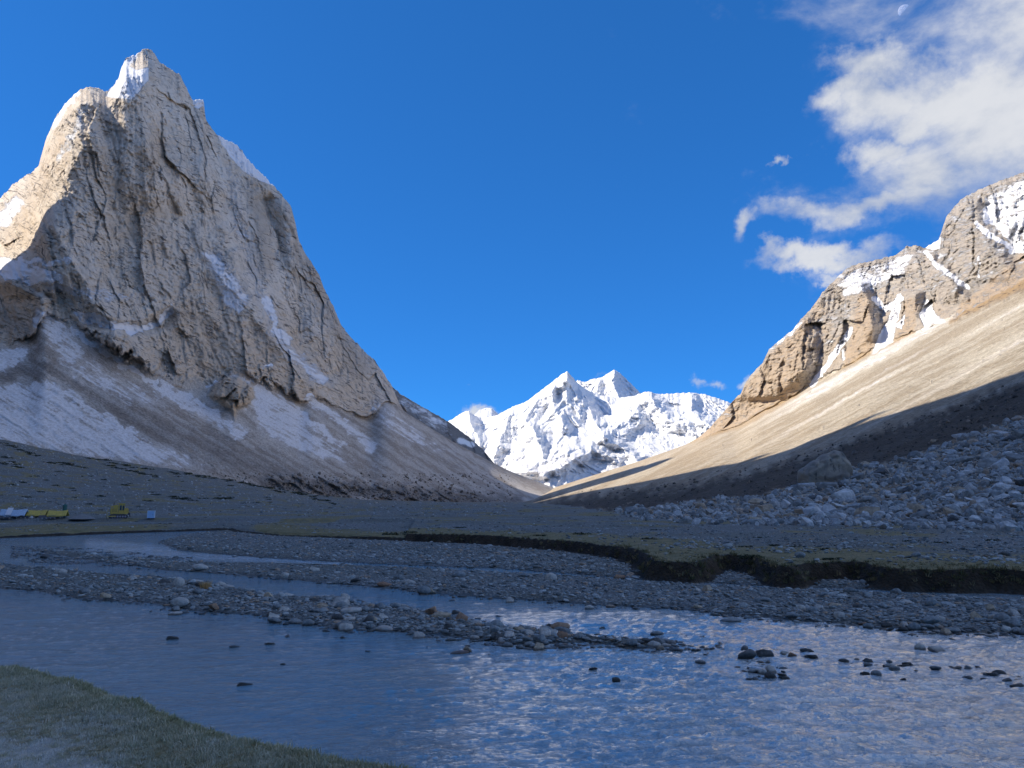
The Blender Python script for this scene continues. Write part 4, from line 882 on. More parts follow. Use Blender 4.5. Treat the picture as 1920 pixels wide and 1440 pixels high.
# stones that stand out in the photograph: px, py of the foot, width and height in photo pixels
HERO = [(1725, 1218, 19, 15, 'pale', 'pale peaked stone standing alone in the bright water at right'), (1758, 1221, 40, 12, 'pale', 'long low pale stone in the bright water beside the peaked one'),
        (1396, 1233, 46, 24, 'dark', 'largest dark stone in the cluster at the end of the bar'), (1433, 1230, 36, 18, 'dark', 'dark flat stone right of the largest one in the cluster'), (1470, 1227, 26, 12, 'pale', 'blue grey stone at the right end of the dark cluster'),
        (1512, 1221, 25, 8, 'dark', 'low dark stone alone right of the dark cluster'), (1313, 1243, 20, 9, 'grey', 'small grey stone alone in front of the bar end'), (1415, 1261, 40, 16, 'grey', 'broad grey stone in the small island in front of the cluster'),
        (1446, 1261, 26, 18, 'pale', 'pale stone at the right of the small island'), (1467, 1266, 18, 10, 'dark', 'dark stone trailing the small island'), (1702, 1247, 20, 14, 'dark', 'dark peaked stone topping the stone line'), (1643, 1266, 20, 14, 'grey', 'round grey stone in front of the stone line'),
        (1622, 1264, 19, 8, 'dark', 'dark low stone left of the round grey stone'), (1627, 1248, 24, 13, 'grey', 'grey wedge stone at the head of the stone line'), (1668, 1252, 20, 11, 'grey', 'grey block stone in the middle of the stone line'), (1582, 1240, 20, 8, 'dark', 'dark low stone alone left of the stone line'),
        (1754, 1254, 22, 9, 'grey', 'grey low stone at the right of the stone line'), (1886, 1279, 24, 14, 'dark', 'dark rounded stone near the right edge of the river'), (1692, 1274, 14, 7, 'dark', 'little dark stone in front of the stone line'), (1815, 1271, 20, 7, 'grey', 'flat grey stone right of the stone line'), (1845, 1274, 14, 6, 'dark', 'small dark stone before the dark rounded one'),
        (1050, 1180, 36, 20, 'rust coloured', 'brown angular stone in the channel behind the bar'), (1030, 1176, 18, 10, 'dark', 'dark stone left of the brown angular one'), (1105, 1142, 18, 10, 'pale', 'pale greenish stone at the edge of the middle bar'), (1232, 1190, 26, 10, 'grey', 'flat grey stone past the tip of the near bar'),
        (865, 1166, 34, 24, 'rust coloured', 'rusty pyramid stone near the end of the near bar'), (828, 1158, 38, 15, 'tan', 'tan long stone left of the rusty pyramid'), (636, 1136, 40, 20, 'pale', 'big pale stone in the middle of the near bar'), (646, 1126, 24, 17, 'pale', 'pale stone leaning behind the big pale one'),
        (657, 1148, 48, 13, 'pale', 'long pale slab in front of the big pale stone'), (335, 1098, 22, 18, 'pale', 'pale triangular stone left of the straw tuft'), (337, 1133, 34, 15, 'pale', 'pale leaning slab at the front of the near bar'), (328, 1152, 30, 9, 'pale', 'pale low stone at the water edge before the near bar'), (401, 1140, 28, 14, 'rust coloured', 'dull red stone at the front of the near bar'),
        (197, 1121, 26, 14, 'tan', 'tan domed stone at the front of the near bar'), (160, 1110, 18, 8, 'pale', 'small pale stone left of the tan domed one'), (114, 1076, 24, 14, 'pale', 'pale stone on the back of the near bar at left'), (322, 1198, 28, 9, 'dark', 'dark wet stone breaking the calm water'), (442, 1213, 26, 8, 'grey', 'grey stone breaking the calm water right of the dark one'),
        (505, 1208, 22, 6, 'dark', 'dark sliver of rock in the calm water'), (862, 1224, 40, 7, 'rust coloured', 'reddish flat stone just off the near bar'), (878, 1221, 20, 12, 'tan', 'tan stone on the reddish flat one'), (458, 1284, 36, 8, 'dark', 'dark submerged rock humping the water before the grass'), (1155, 1276, 16, 10, 'dark', 'dark mossy stone alone in mid river'),
        (1110, 1253, 22, 6, 'dark', 'dark flat rock alone left of mid river'), (530, 1245, 12, 5, 'dark', 'tiny dark stone in the smooth water'), (690, 1221, 12, 5, 'dark', 'small dark stone off the near bar'), (375, 1066, 30, 10, 'pale', 'pale broad stone on the left of the middle bar'), (535, 1082, 18, 12, 'pale', 'pale stone by the channel on the middle bar'),
        (795, 1112, 26, 18, 'grey', 'grey domed stone at the edge of the middle bar'), (808, 1113, 22, 14, 'tan', 'tan stone touching the grey domed one'), (955, 1130, 20, 14, 'pale', 'pale cube stone at the waterline of the middle bar'), (1160, 1085, 34, 12, 'rust coloured', 'reddish stone at the back of the middle bar'), (1500, 1145, 22, 16, 'pale', 'pale upright stone in the middle bar at right'),
        (1370, 1165, 40, 10, 'grey', 'long grey stone at the lower edge of the middle bar'), (1745, 1168, 38, 16, 'grey', 'broad grey stone on the wide part of the middle bar'), (1620, 1173, 22, 10, 'rust coloured', 'rust brown stone at the bright water edge'), (1885, 1182, 24, 14, 'pale', 'pale stone near the right edge of the middle bar'), (1020, 1046, 1, 1, '', '')][:-1]
for px_, py_, w_, h_, tone, lab in HERO:
    zp = 0.0
    x, y = onplane(px_, py_, zp); zg = float(gz(x, y))
    if zg > .02: x, y = onplane(px_, py_, zg)
    s = w_ * y / F * .50; place_stone(x, y, s, tone, lab, None, min(1.0, h_ / w_ * 1.05), z=max(zg, -.02), rz=random.uniform(-.25, .25), sink=.12, ang=.8)

# ---- boulder field and debris on the right slope
def sample_right(n, pxr, pyr, test):
    px = rs.uniform(*pxr, n); py = rs.uniform(*pyr, n); ok = test(px, py); px, py = px[ok], py[ok]
    j = np.clip(np.searchsorted(RPX[0], px), 0, RPX.shape[1] - 1); P = np.zeros((len(px), 3))
    for k in range(len(px)):
        col = RPY[:RN1, j[k]]; i = min(max(int(np.searchsorted(-col, -py[k])), 0), RN1 - 1); P[k] = RV[i, j[k]]
    return px, py, P
EDGE = [(950, 946), (1150, 958), (1280, 943), (1440, 925), (1600, 882), (1700, 858), (1920, 782), (2700, 500)]
BB = lambda x: np.interp(x, [950, 1150, 1280, 1500, 1920, 2300], [941, 962, 975, 983, 991, 998])
bx, by, bP = sample_right(19000, (1120, 2050), (760, 992), lambda a, b: (b > curve(EDGE, a) + 7 * pn(a / 22, b / 22, 4)) & (b < BB(a)))
bs = np.clip(np.exp(rs.normal(math.log(.36), .66, len(bx))) * (bP[:, 1] / 130) ** .75, 0, 3.6); bs = np.maximum(bs, 1.1 * bP[:, 1] / F)
# more at the gravel flat edge
tx, ty = rs.uniform(1150, 2000, 2600), rs.uniform(962, 996, 2600); gx_, gy_ = onplane(tx, ty, 1.0); tz = gz(gx_, gy_); kk = (ty < BB(tx) + 4 + 6 * pn(tx / 30, ty / 30, 8)) & (gy_ < 300)
bx = np.concatenate([bx, tx[kk]]); bP = np.concatenate([bP, np.stack([gx_, gy_, tz], -1)[kk]]); bs = np.concatenate([bs, np.clip(np.exp(rs.normal(math.log(.36), .55, kk.sum())), 0, 1.6)])
ord_ = np.argsort(-bs * F / bP[:, 1]); one = ord_[:210]; more = ord_[210:]
stuff_instances('boulder_field', bP[more] + np.array([0, 0, 1]) * (bs[more] * .2)[:, None], bs[more][:, None] * rs.uniform(.7, 1.25, (len(more), 3)), rrot(len(more), rs, .5), proto_ang, 'dense field of pale broken rocks at the foot of the slope', 'rocks', 2)
BLT = {t: [rock_mesh('boulder', 500 + 7 * k + len(t), 3, .8, .7, m_, False) for k in range(4)] for t, m_ in (('pale grey', stone_mat('boulder_pale', (.46, .48, .49), (.55, .57, .57), None, False)), ('grey', stone_mat('boulder_grey', (.25, .27, .275), (.36, .38, .38), None, False)), ('dark', stone_mat('boulder_dark', (.11, .12, .125), (.17, .17, .17), None, False)), ('tan', stone_mat('boulder_tan', (.40, .33, .25), (.48, .40, .30), None, False)))}
def place_boulder(P, s, tone, lab, grp, h=1.0, wy=.85):
    o = bpy.data.objects.new('boulder', random.choice(BLT[tone])); C.objects.link(o); o.location = (P[0], P[1], P[2] + s * .22 * h); o.scale = (s, s * wy, s * h)
    o.rotation_euler = (random.uniform(-.3, .3), random.uniform(-.3, .3), random.uniform(0, 6.28)); return tag(o, lab, 'boulder', grp)
for i in one:
    P = bP[i]; p_, q_ = pix(*P); tone = random.choices(['pale grey', 'grey', 'dark', 'tan'], [5, 5, 1.5, 1])[0]; hh = random.choice([.7, 1.0]); sh = 'slabby' if hh < .9 else 'blocky'
    where = 'along the lower edge' if q_ > 955 else 'around the giant rock' if p_ < 1640 else 'below the dark scree' if q_ > 880 else 'high on the slope'
    sz_ = 'big ' if bs[i] * F / P[1] > 10.5 else ''
    if q_ < 850: where = 'at the slope top'
    where = 'on the bottom edge' if q_ > 970 else 'low' if q_ > 940 else 'half way up' if q_ > 905 else 'high' if q_ > 860 else 'at the top'
    col_ = 'at the left end of the field' if p_ < 1300 else 'left of the giant rock' if p_ < 1490 else 'in front of the giant rock' if p_ < 1620 else 'right of the giant rock' if p_ < 1770 else 'near the right edge'
    place_boulder(P, bs[i], tone, f'{sz_}{sh} {tone} boulder {where}, {col_}', 'boulders of the boulder field', hh)
HB = [(1583, 912, 17, 'pale grey', 'pale upright block leaning below the giant tan rock'), (1535, 921, 16, 'dark', 'dark flat boulder below the left end of the giant rock'), (1652, 910, 22, 'dark', 'blue dark boulder right of the giant rock'), (1690, 907, 26, 'dark', 'dark sliver boulder in the pale rocks'), (1206, 966, 34, 'grey', 'wide grey boulder at the left end of the field'),
      (1240, 958, 26, 'pale grey', 'pale boulder behind the wide grey one'), (1303, 982, 26, 'pale grey', 'pale cube boulder on the edge of the flat'), (1336, 982, 28, 'pale grey', 'pale long boulder beside the cube one'), (1438, 958, 34, 'tan', 'brownish boulder in the middle of the field'), (1510, 968, 40, 'tan', 'tan rounded boulder above the flat'),
      (1604, 985, 30, 'pale grey', 'white angular boulder alone on the grassy edge'), (1505, 983, 22, 'dark', 'dark square boulder on the edge of the flat'), (1628, 968, 44, 'tan', 'broad tan boulder above the olive turf'), (1700, 968, 30, 'pale grey', 'pale flat boulder above the olive turf'), (1788, 982, 34, 'dark', 'slate coloured boulder sunk in the turf at right'), (1790, 958, 40, 'pale grey', 'pale crumbly boulder behind the slate one'),
      (1595, 930, 30, 'dark', 'slate boulder in the middle of the pale rocks'), (1850, 872, 50, 'grey', 'large grey boulder high on the right'), (1905, 935, 34, 'pale grey', 'pale boulder at the right edge of the frame'), (1795, 820, 20, 'pale grey', 'pale boulder alone in the dark scree'), (1752, 830, 14, 'tan', 'small tan boulder alone in the dark scree')]
for px_, py_, w_, tone, lab in HB:
    b_ = BB(px_)
    if py_ < b_: P = on_right(px_, py_)
    else: gx1, gy1 = onplane(px_, py_, 1.0); P = (gx1, gy1, float(gz(gx1, gy1)))
    place_boulder(P, w_ * P[1] / F * .55, tone, lab, None, .95, .8)
dx, dy_, dP = sample_right(8500, (1020, 2050), (690, 965), lambda a, b: (b < curve(EDGE, a) + 10 * pn(a / 22, b / 22, 4)) & (b > curve([(950, 943), (1150, 925), (1280, 912), (1430, 884), (1570, 842), (1713, 798), (1920, 725), (2300, 580)], a) - 10 + 14 * pn(a / 25, b / 25, 14)) & (rs.uniform(0, 1, len(a)) < ss(1010, 1250, a)))
ds = np.clip(np.exp(rs.normal(math.log(.35), .5, len(dx))) * (dP[:, 1] / 200), .1, 2.2); ds = np.maximum(ds, .8 * dP[:, 1] / F)
stuff_instances('dark_debris', dP, ds[:, None] * rs.uniform(.7, 1.2, (len(dx), 3)), rrot(len(dx), rs, .6), proto_dark, 'dark broken debris on the shaded slope', 'rocks', 3)
# rubble at the left foot
lx, ly = rs.uniform(380, 960, 5000), rs.uniform(888, 945, 5000); okk = (ly > curve([(380, 930), (520, 905), (640, 912), (880, 935), (960, 942)], lx)) | (rs.uniform(0, 1, 5000) < .25)
jj = np.clip(np.searchsorted(LPX[0], lx), 0, LPX.shape[1] - 1); LP = np.zeros((5000, 3))
for k in range(5000):
    i = int(np.clip(np.searchsorted(-LPY[:, jj[k]], -ly[k]), 0, 150)); LP[k] = LV[i, jj[k]]
LP = LP[okk]; ls = np.exp(rs.normal(math.log(1.6), .45, len(LP))) * np.clip(LP[:, 1] / 1300, .7, 2)
stuff_instances('moraine_rubble', LP, ls[:, None] * rs.uniform(.7, 1.2, (len(LP), 3)), rrot(len(LP), rs, .6), proto_dark, 'brown rubble at the foot of the limestone tower', 'rocks', 4)
# stones strewn over the fan
fx, fy = rs.uniform(-60, 950, 6000), rs.uniform(832, 968, 6000); okk = fy > curve(L_BASE, fx) + 4; X_, Y_, Z_ = ray_ground(fx[okk], fy[okk])
fs = np.clip(np.exp(rs.normal(math.log(.5), .4, len(X_))) * (Y_ / 420), .1, 1.6)
stuff_instances('fan_stones', np.stack([X_, Y_, Z_], -1), fs[:, None] * rs.uniform(.7, 1.2, (len(X_), 3)), rrot(len(X_), rs, .5), proto_ang, 'scattered pale stones on the gentle fan below the tower', 'stones', 5)

# giant tan rock in the boulder field
def giant_rock():
    ol = [(1499, 883), (1505, 878), (1513, 874), (1533, 862), (1555, 850), (1568, 844), (1578, 848), (1585, 860), (1592, 867), (1594, 883), (1591, 897), (1570, 908), (1540, 914), (1502, 913), (1497, 900)]
    P = on_right(1546, 906); Yd = P[1]; cx, cy = 1545, 884
    th = np.array([math.atan2(-(b - cy), a - cx) for a, b in ol]); rr = np.array([math.hypot(a - cx, b - cy) for a, b in ol]); o_ = np.argsort(th); th, rr = th[o_], rr[o_]
    v, f = ico(5); t = np.arctan2(v[:, 2], v[:, 0]); R = np.interp(t, np.r_[th - 2 * math.pi, th, th + 2 * math.pi], np.r_[rr, rr, rr]) * Yd / F
    pr = np.hypot(v[:, 0], v[:, 2]); q = pr ** .55; dep = np.sign(v[:, 1]) * np.abs(v[:, 1]) ** .8 * 26 * Yd / F
    w = np.stack([np.cos(t) * R * q, dep, np.sin(t) * R * q], -1); k = Yd / F * 12
    w[:, 1] -= k * .8 * fbm(w[:, 0] / k / 1.4 + 5, w[:, 2] / k / 1.4 + w[:, 1] / k * .3, 5, 901) + k * .5 * (ridged(w[:, 0] / k / 2, w[:, 2] / k / 3, 3, 902) - .5)
    u, e = ray(cx, cy); base = np.array([u * Yd, Yd, H + e * Yd])
    me = bpy.data.meshes.new('giant_boulder'); me.from_pydata(w.tolist(), [], f); me.materials.append(GR); me.polygons.foreach_set('use_smooth', [True] * len(f)); me.update()
    o = bpy.data.objects.new('giant_boulder', me); C.objects.link(o); o.location = base
    tag(o, 'giant tan rock with sloping back standing over the boulder field', 'boulder')
m, nt, p = new_mat('giant_rock'); pos = N(nt, 'ShaderNodeTexCoord', out=3)
n1 = NO(nt, pos, .25, 8, .65, .4); n2 = NO(nt, VM(nt, 'MULTIPLY', pos, (1, 1, .35)), .7, 6, .6); c = MX(nt, SM(nt, n1, .35, .65), (.28, .26, .23), (.44, .39, .31)); c = MX(nt, SM(nt, n2, .58, .70), c, (.13, .12, .11))
setp(nt, p, 'Base Color', c); setp(nt, p, 'Roughness', .9); bump(nt, p, n1, 1.2, .8); GR = m
giant_rock()
print('rocks', time.time() - T0)

# ------------------------------------------------------------------ grass and shrubs
def blade_tuft(name, seed, nb, h, spread, mat, w=.006, lean=.5):
    rg = np.random.default_rng(seed); V = []; Fc = []
    for k in range(nb):
        a = rg.uniform(0, 6.283); r = rg.uniform(0, spread); bx_, by_ = r * math.cos(a), r * math.sin(a); hh = h * rg.uniform(.55, 1.15); la = a + rg.normal(0, .8); l = lean * hh * rg.uniform(.2, 1.2)
        fa = rg.uniform(0, 3.14); wx_, wy_ = w * math.cos(fa), w * math.sin(fa); i = len(V)
        V += [(bx_ - wx_, by_ - wy_, -.01), (bx_ + wx_, by_ + wy_, -.01), (bx_ + wx_ * .7 + l * .4 * math.cos(la), by_ + wy_ * .7 + l * .4 * math.sin(la), hh * .6), (bx_ - wx_ * .7 + l * .4 * math.cos(la), by_ - wy_ * .7 + l * .4 * math.sin(la), hh * .6), (bx_ + l * math.cos(la), by_ + l * math.sin(la), hh)]
        Fc += [(i, i + 1, i + 2, i + 3), (i + 3, i + 2, i + 4)]
    me = bpy.data.meshes.new(name); me.from_pydata(V, [], Fc); me.materials.append(mat); me.update(); return me
def grass_mat(name, a, b, dry, frost=True):
    m, nt, p = new_mat(name); rnd = N(nt, 'ShaderNodeObjectInfo', out='Random'); pos = N(nt, 'ShaderNodeNewGeometry', out=0)
    c = MX(nt, rnd, a, b); r2 = MA(nt, 'FRACT', MA(nt, 'MULTIPLY', rnd, 13.7)); c = MX(nt, MA(nt, 'GREATER_THAN', r2, .72), c, dry)
    if frost:
        fa = N(nt, 'ShaderNodeAttribute', attribute_name='frost', attribute_type='INSTANCER', out=2)
        c = MX(nt, MA(nt, 'MULTIPLY', fa, .8), c, (.80, .82, .84))
    setp(nt, p, 'Base Color', c); setp(nt, p, 'Roughness', .7); setp(nt, p, 'Specular IOR Level', .2); return m
GM = grass_mat('short_grass', (.24, .26, .11), (.38, .36, .18), (.55, .50, .32))
gt = [blade_tuft('grass_tuft', s, 18, .021, .034, GM, .0020, 1.2) for s in range(4)]
ng_ = 95000; x = rs.uniform(-9.5, 2.2, ng_); y = 4.3 + rs.uniform(0, 1, ng_) ** .8 * 5.8; sn_ = sdf(x, y, wNpoly); ok = (sn_ + .22 * fbm(x / .7, y / .7, 4, 613) * .5 > -.13) & (np.abs(x) < .74 * y + .6); x, y, sn_ = x[ok], y[ok], sn_[ok]
z = gz(x, y); ok = z > 1.9; x, y, z, sn_ = x[ok], y[ok], z[ok], sn_[ok]
fr = .25 * ss(-.1, .3, sn_) + .62 * ss(.15, 1.3, sn_ + .8 * fbm(x / .9, y / .9, 4, 651)) * ss(-.25, .3, fbm(x / .11, y / .11, 3, 655) + .05) ; clump = 1 + .7 * fbm(x / .25, y / .25, 3, 656); sc_g = clump * (1.25 - .5 * ss(0, 1.2, sn_)) * rs.uniform(.7, 1.3, len(x))
og = stuff_instances('bank_grass', np.stack([x, y, z - .004], -1), np.stack([sc_g, sc_g, sc_g], -1), rrot(len(x), rs, .25), gt, 'short frosted grass on the near river bank', 'grass', 6)
add_attrs(og.data, {'frost': fr})
GM2 = grass_mat('bank_turf', (.09, .095, .04), (.19, .17, .08), (.32, .27, .15), False)
gt2 = [blade_tuft('turf_tuft', s + 9, 22, .16, .12, GM2, .010, .9) for s in range(4)]
px_ = rs.uniform(430, 2050, 26000); py_ = rs.uniform(992, 1108, 26000); x, y = onplane(px_, py_, 1.0); s_ = sdf(x, y, wS); ok = (s_ > .15) & (s_ < 2.2 + 4 * fbm(x / 5, y / 5, 3, 41) ) & (rs.uniform(0, 1, len(x)) < .8); x, y = x[ok], y[ok]
s_ = s_[ok]; sz = rs.uniform(.5, 1.2, len(x)) * np.where(s_ < .9, 1.25, .6)
stuff_instances('terrace_turf', np.stack([x, y, gz(x, y) - .03], -1), np.stack([sz, sz, sz], -1), np.stack([rs.normal(0, .3, len(x)), rs.normal(0, .3, len(x)), rs.uniform(0, 6.28, len(x))], -1), gt2, 'rough turf along the lip of the far bank', 'grass', 7)
# straw tuft on the near bar
SG = simple('straw', (.62, .40, .17), .8, .2, 8)
x, y = onplane(385, 1103, .13); me = blade_tuft('straw_tuft', 77, 170, .36, .17, SG, .006, .55); o = bpy.data.objects.new('straw_tuft', me); C.objects.link(o); o.location = (x, y, float(gz(x, y))); o.scale = (1.3, 1.3, 1)
tag(o, 'tuft of orange straw grass growing on the near gravel bar', 'grass tuft')
# low shrubs
SHM = stone_mat('shrub_leaves', (.020, .028, .016), (.038, .048, .024), None, False); SHM2 = simple('shrub_wood', (.05, .04, .03))
def shrub_mesh(seed, n=150):
    rg = np.random.default_rng(seed); V = []; Fc = []
    lob = [(rg.uniform(-.8, .8), rg.uniform(-.4, .4), rg.uniform(.25, .5)) for _ in range(6)]
    for k in range(n):
        lx_, ly_, lr = lob[rg.integers(0, 6)]; d = rg.normal(size=3); d /= np.linalg.norm(d); d[2] = abs(d[2]); c_ = np.array([lx_, ly_, 0]) + d * lr * rg.uniform(.7, 1.05) * np.array([1, 1, .95])
        t1_ = np.cross(d, rg.normal(size=3)); t1_ /= np.linalg.norm(t1_); t2_ = np.cross(d, t1_) + d * .4; q_ = rg.uniform(.06, .13); i = len(V)
        V += [tuple(c_ - t1_ * q_), tuple(c_ + t2_ * q_), tuple(c_ + t1_ * q_), tuple(c_ - t2_ * q_ * .6)]; Fc.append((i, i + 1, i + 2, i + 3))
    me = bpy.data.meshes.new('low_shrub'); me.from_pydata(V, [], Fc); me.materials.append(SHM); me.update(); return me
SHR = [shrub_mesh(s) for s in range(5)]
shr_l = []
for (a, b), (c_, d_), n in [((0, 830), (73, 858), 12), ((7, 858), (33, 872), 5), ((90, 867), (157, 877), 9), ((167, 860), (283, 882), 14), ((317, 885), (430, 903), 16), ((187, 870), (300, 897), 12), ((443, 903), (533, 923), 12), ((547, 923), (627, 945), 12), ((317, 933), (363, 937), 7), ((390, 936), (437, 935), 6), ((0, 868), (40, 880), 5)]:
    for k in range(n): t = (k + random.random()) / n; shr_l.append((a + (c_ - a) * t + random.gauss(0, 3), b + (d_ - b) * t + random.gauss(0, 1.2), random.uniform(11, 24), 'line'))
for a, b in [(120, 1215), (200, 1180), (330, 1155), (510, 1180), (580, 1200), (310, 1235), (400, 1250), (235, 1270), (420, 1300), (870, 1285), (830, 1322), (700, 1230), (1120, 1305), (1300, 1235), (60, 1230), (150, 1300), (500, 1340), (560, 1295), (1500, 1300), (1440, 1330)]:
    shr_l.append((a / 3, 500 + b / 3, random.uniform(12, 22), 'spot'))
for k in range(40): shr_l.append((random.uniform(0, 640), random.uniform(885, 962), random.uniform(7, 14), 'spot'))
def add_shrub(x, y, z, s, lab, grp, flat=.45):
    o = bpy.data.objects.new('low_shrub', random.choice(SHR)); C.objects.link(o); o.location = (x, y, z - s * .03); o.scale = (s, s * .8, s * flat * 1.5); o.rotation_euler = (0, 0, random.uniform(-.3, .3)); tag(o, lab, 'shrub', grp)
def where_fan(a, b):
    v = 'behind the tents' if a < 130 else 'behind the bulldozer' if a < 250 else 'behind the cabin' if a < 330 else 'right of the camp' if a < 470 else 'near the brown moraine'
    return ('high up, well ' if b < 885 else 'half way up, ' if b < 920 else 'low down, ') + v
for a, b, w_, k in shr_l:
    if b < curve(L_BASE, a) + 3: b = float(curve(L_BASE, a)) + 4
    X_, Y_, Z_ = ray_ground(a, b); s = w_ * Y_[0] / F * .5
    add_shrub(X_[0], Y_[0], Z_[0], s, f'dark {"wide" if w_ > 18 else "narrow"} shrub in the row crossing the fan {where_fan(a, b)}' if k == 'line' else f'low dark shrub standing alone on the fan {where_fan(a, b)}', 'shrubs in rows on the fan' if k == 'line' else 'shrubs scattered on the fan')
for a, b, w_, lab in [(1413, 1046, 58, 'wide green shrub lying on the turf of the terrace'), (1398, 1026, 34, 'brown shrub behind the wide green one'), (1455, 1024, 30, 'brown shrub right of centre on the terrace'), (1490, 1026, 22, 'small brown shrub beyond the terrace turf'), (1550, 1031, 30, 'dark shrub on the gravel past the turf'), (1560, 1050, 44, 'flat dark shrub near the bank lip'), (1710, 1016, 28, 'dark shrub on the stony flat'), (1765, 1019, 34, 'dark flat shrub right on the stony flat'), (1860, 1014, 30, 'dark shrub nearest the right edge'), (1420, 1009, 18, 'little green shrub far on the flat'),
                       (1560, 973, 26, 'dark green shrub between the boulders left'), (1610, 973, 30, 'dark green shrub between the boulders right'), (1010, 1005, 30, 'dark shrub near the centre of the flat'), (740, 1003, 46, 'dark green shrub on the terrace left of centre'), (770, 1000, 30, 'dark shrub behind the terrace one'), (1090, 1003, 34, 'dark shrub right of centre on the flat'), (860, 990, 30, 'dark shrub far off on the flat'), (1230, 995, 22, 'dark shrub before the boulder field'), (1900, 928, 40, 'green shrub high between the boulders at right'), (1215, 1012, 30, 'dark shrub at the back of the terrace')]:
    X_, Y_, Z_ = ray_ground(a, b); s = w_ * Y_[0] / F * .5
    if lab.endswith('boulders at right'): P = on_right(a, b); X_, Y_, Z_ = [P[0]], [P[1]], [P[2]]; s = w_ * P[1] / F * .5
    add_shrub(X_[0], Y_[0], Z_[0], s, lab, None, .38)
gxs, gys = rs.uniform(-60, 2000, 1500), rs.uniform(945, 1040, 1500); X_, Y_, Z_ = ray_ground(gxs, gys); ok = (sdf(X_, Y_, wS) > 2) & (fbm(X_ / 12, Y_ / 18, 3, 71) > .0); X_, Y_, Z_ = X_[ok], Y_[ok], Z_[ok]; ss_ = rs.uniform(3, 8, len(X_)) * Y_ / F * .5
stuff_instances('heath', np.stack([X_, Y_, Z_], -1), np.stack([ss_, ss_ * .8, ss_ * .6], -1), np.stack([0 * ss_, 0 * ss_, rs.uniform(-.4, .4, len(X_))], -1), SHR[:3], 'sparse dark heath patches over the valley flat', 'ground cover', 8)
print('plants', time.time() - T0)

# ------------------------------------------------------------------ camp
class B:
    def __init__(s): s.bm = bmesh.new()
    def box(s, c, d, rot=(0, 0, 0)):
        m = Matrix.Translation(c) @ Euler(rot).to_matrix().to_4x4() @ Matrix.Diagonal((*d, 1)); bmesh.ops.create_cube(s.bm, size=1, matrix=m); return s
    def cyl(s, a, b, r, n=16, r2=None):
        a, b = Vector(a), Vector(b); d = b - a; m = Matrix.Translation((a + b) / 2) @ d.to_track_quat('Z', 'Y').to_matrix().to_4x4()
        bmesh.ops.create_cone(s.bm, cap_ends=True, segments=n, radius1=r, radius2=r if r2 is None else r2, depth=d.length, matrix=m); return s
    def prism(s, prof, y0, y1):
        n = len(prof); a = [s.bm.verts.new((p_[0], y0, p_[1])) for p_ in prof]; b = [s.bm.verts.new((p_[0], y1, p_[1])) for p_ in prof]
        s.bm.faces.new(a); s.bm.faces.new(b[::-1])
        for i in range(n): s.bm.faces.new((a[i], b[i], b[(i + 1) % n], a[(i + 1) % n]))
        return s
    def mesh(s, name, mat, bevel=0.0):
        bmesh.ops.recalc_face_normals(s.bm, faces=s.bm.faces)
        if bevel: bmesh.ops.bevel(s.bm, geom=s.bm.edges[:], offset=bevel, segments=1, affect='EDGES')
        me = bpy.data.meshes.new(name); s.bm.to_mesh(me); s.bm.free(); me.materials.append(mat); return me
    def build(s, name, mat, parent=None, bevel=0.0):
        o = bpy.data.objects.new(name, s.mesh(name, mat, bevel)); C.objects.link(o); o.parent = parent; return o
def thing(name, loc, label, cat, rz=0.0, group=None):
    o = bpy.data.objects.new(name, None); C.objects.link(o); o.location = loc; o.rotation_euler = (0, 0, rz); return tag(o, label, cat, group)
def ground_at(px_, py_):
    X_, Y_, Z_ = ray_ground(px_, py_); return float(X_[0]), float(Y_[0]), float(Z_[0])
YEL = simple('yellow_paint', (.52, .36, .07), .55, .3, 5); TRK = simple('track_steel', (.06, .055, .06), .6); GLS = simple('cab_glass', (.04, .05, .06), .15, .05); PUR = simple('worn_steel', (.30, .27, .33), .5)
TARP = simple('yellow_tarpaulin', (.56, .42, .09), .6, .3, 4); WAL = simple('grey_cloth', (.16, .15, .17), .9); DKC = simple('dark_opening', (.03, .03, .035), .9); WHT = simple('white_sheet', (.72, .72, .76), .7); BLU = simple('blue_sheet', (.40, .52, .66), .6, .25, 4)
CAB = simple('pale_blue_panel', (.42, .62, .85), .5, .05, 1); GRN = simple('green_plastic', (.03, .12, .11), .5); HEAP = simple('grey_gravel', (.22, .22, .22), .95, .25, 6); WOOD = simple('pole_wood', (.35, .27, .18))
def drape(name, w, d, hr, he, mat, parent, seed, end_over=.15):
    """sagging ridge sheet with wrinkles, real thickness"""
    rg = np.random.default_rng(seed); nx, ny = 22, 13; V = []; Fc = []
    for i in range(nx):
        for j in range(ny):
            tx_ = i / (nx - 1); ty_ = j / (ny - 1) * 2 - 1; sag = -.10 * math.sin(math.pi * tx_) * hr * (1 - abs(ty_) * .5)
            zz = he + (hr - he) * (1 - abs(ty_) ** .9) + sag + .05 * float(pn(np.array([tx_ * 6 + seed]), np.array([ty_ * 4.]), seed)[0]) + (.0 if abs(ty_) < .9 else rg.uniform(-.1, .04))
            V.append(((tx_ - .5) * w * (1 + end_over * .3), ty_ * d * .5, zz))
    for i in range(nx - 1):
        for j in range(ny - 1): k = i * ny + j; Fc.append((k, k + 1, k + ny + 1, k + ny))
    me = bpy.data.meshes.new(name); me.from_pydata(V, [], Fc); me.materials.append(mat); o = bpy.data.objects.new(name, me); C.objects.link(o); o.parent = parent
    sd = o.modifiers.new('thick', 'SOLIDIFY'); sd.thickness = .03; me.polygons.foreach_set('use_smooth', [True] * len(Fc)); return o
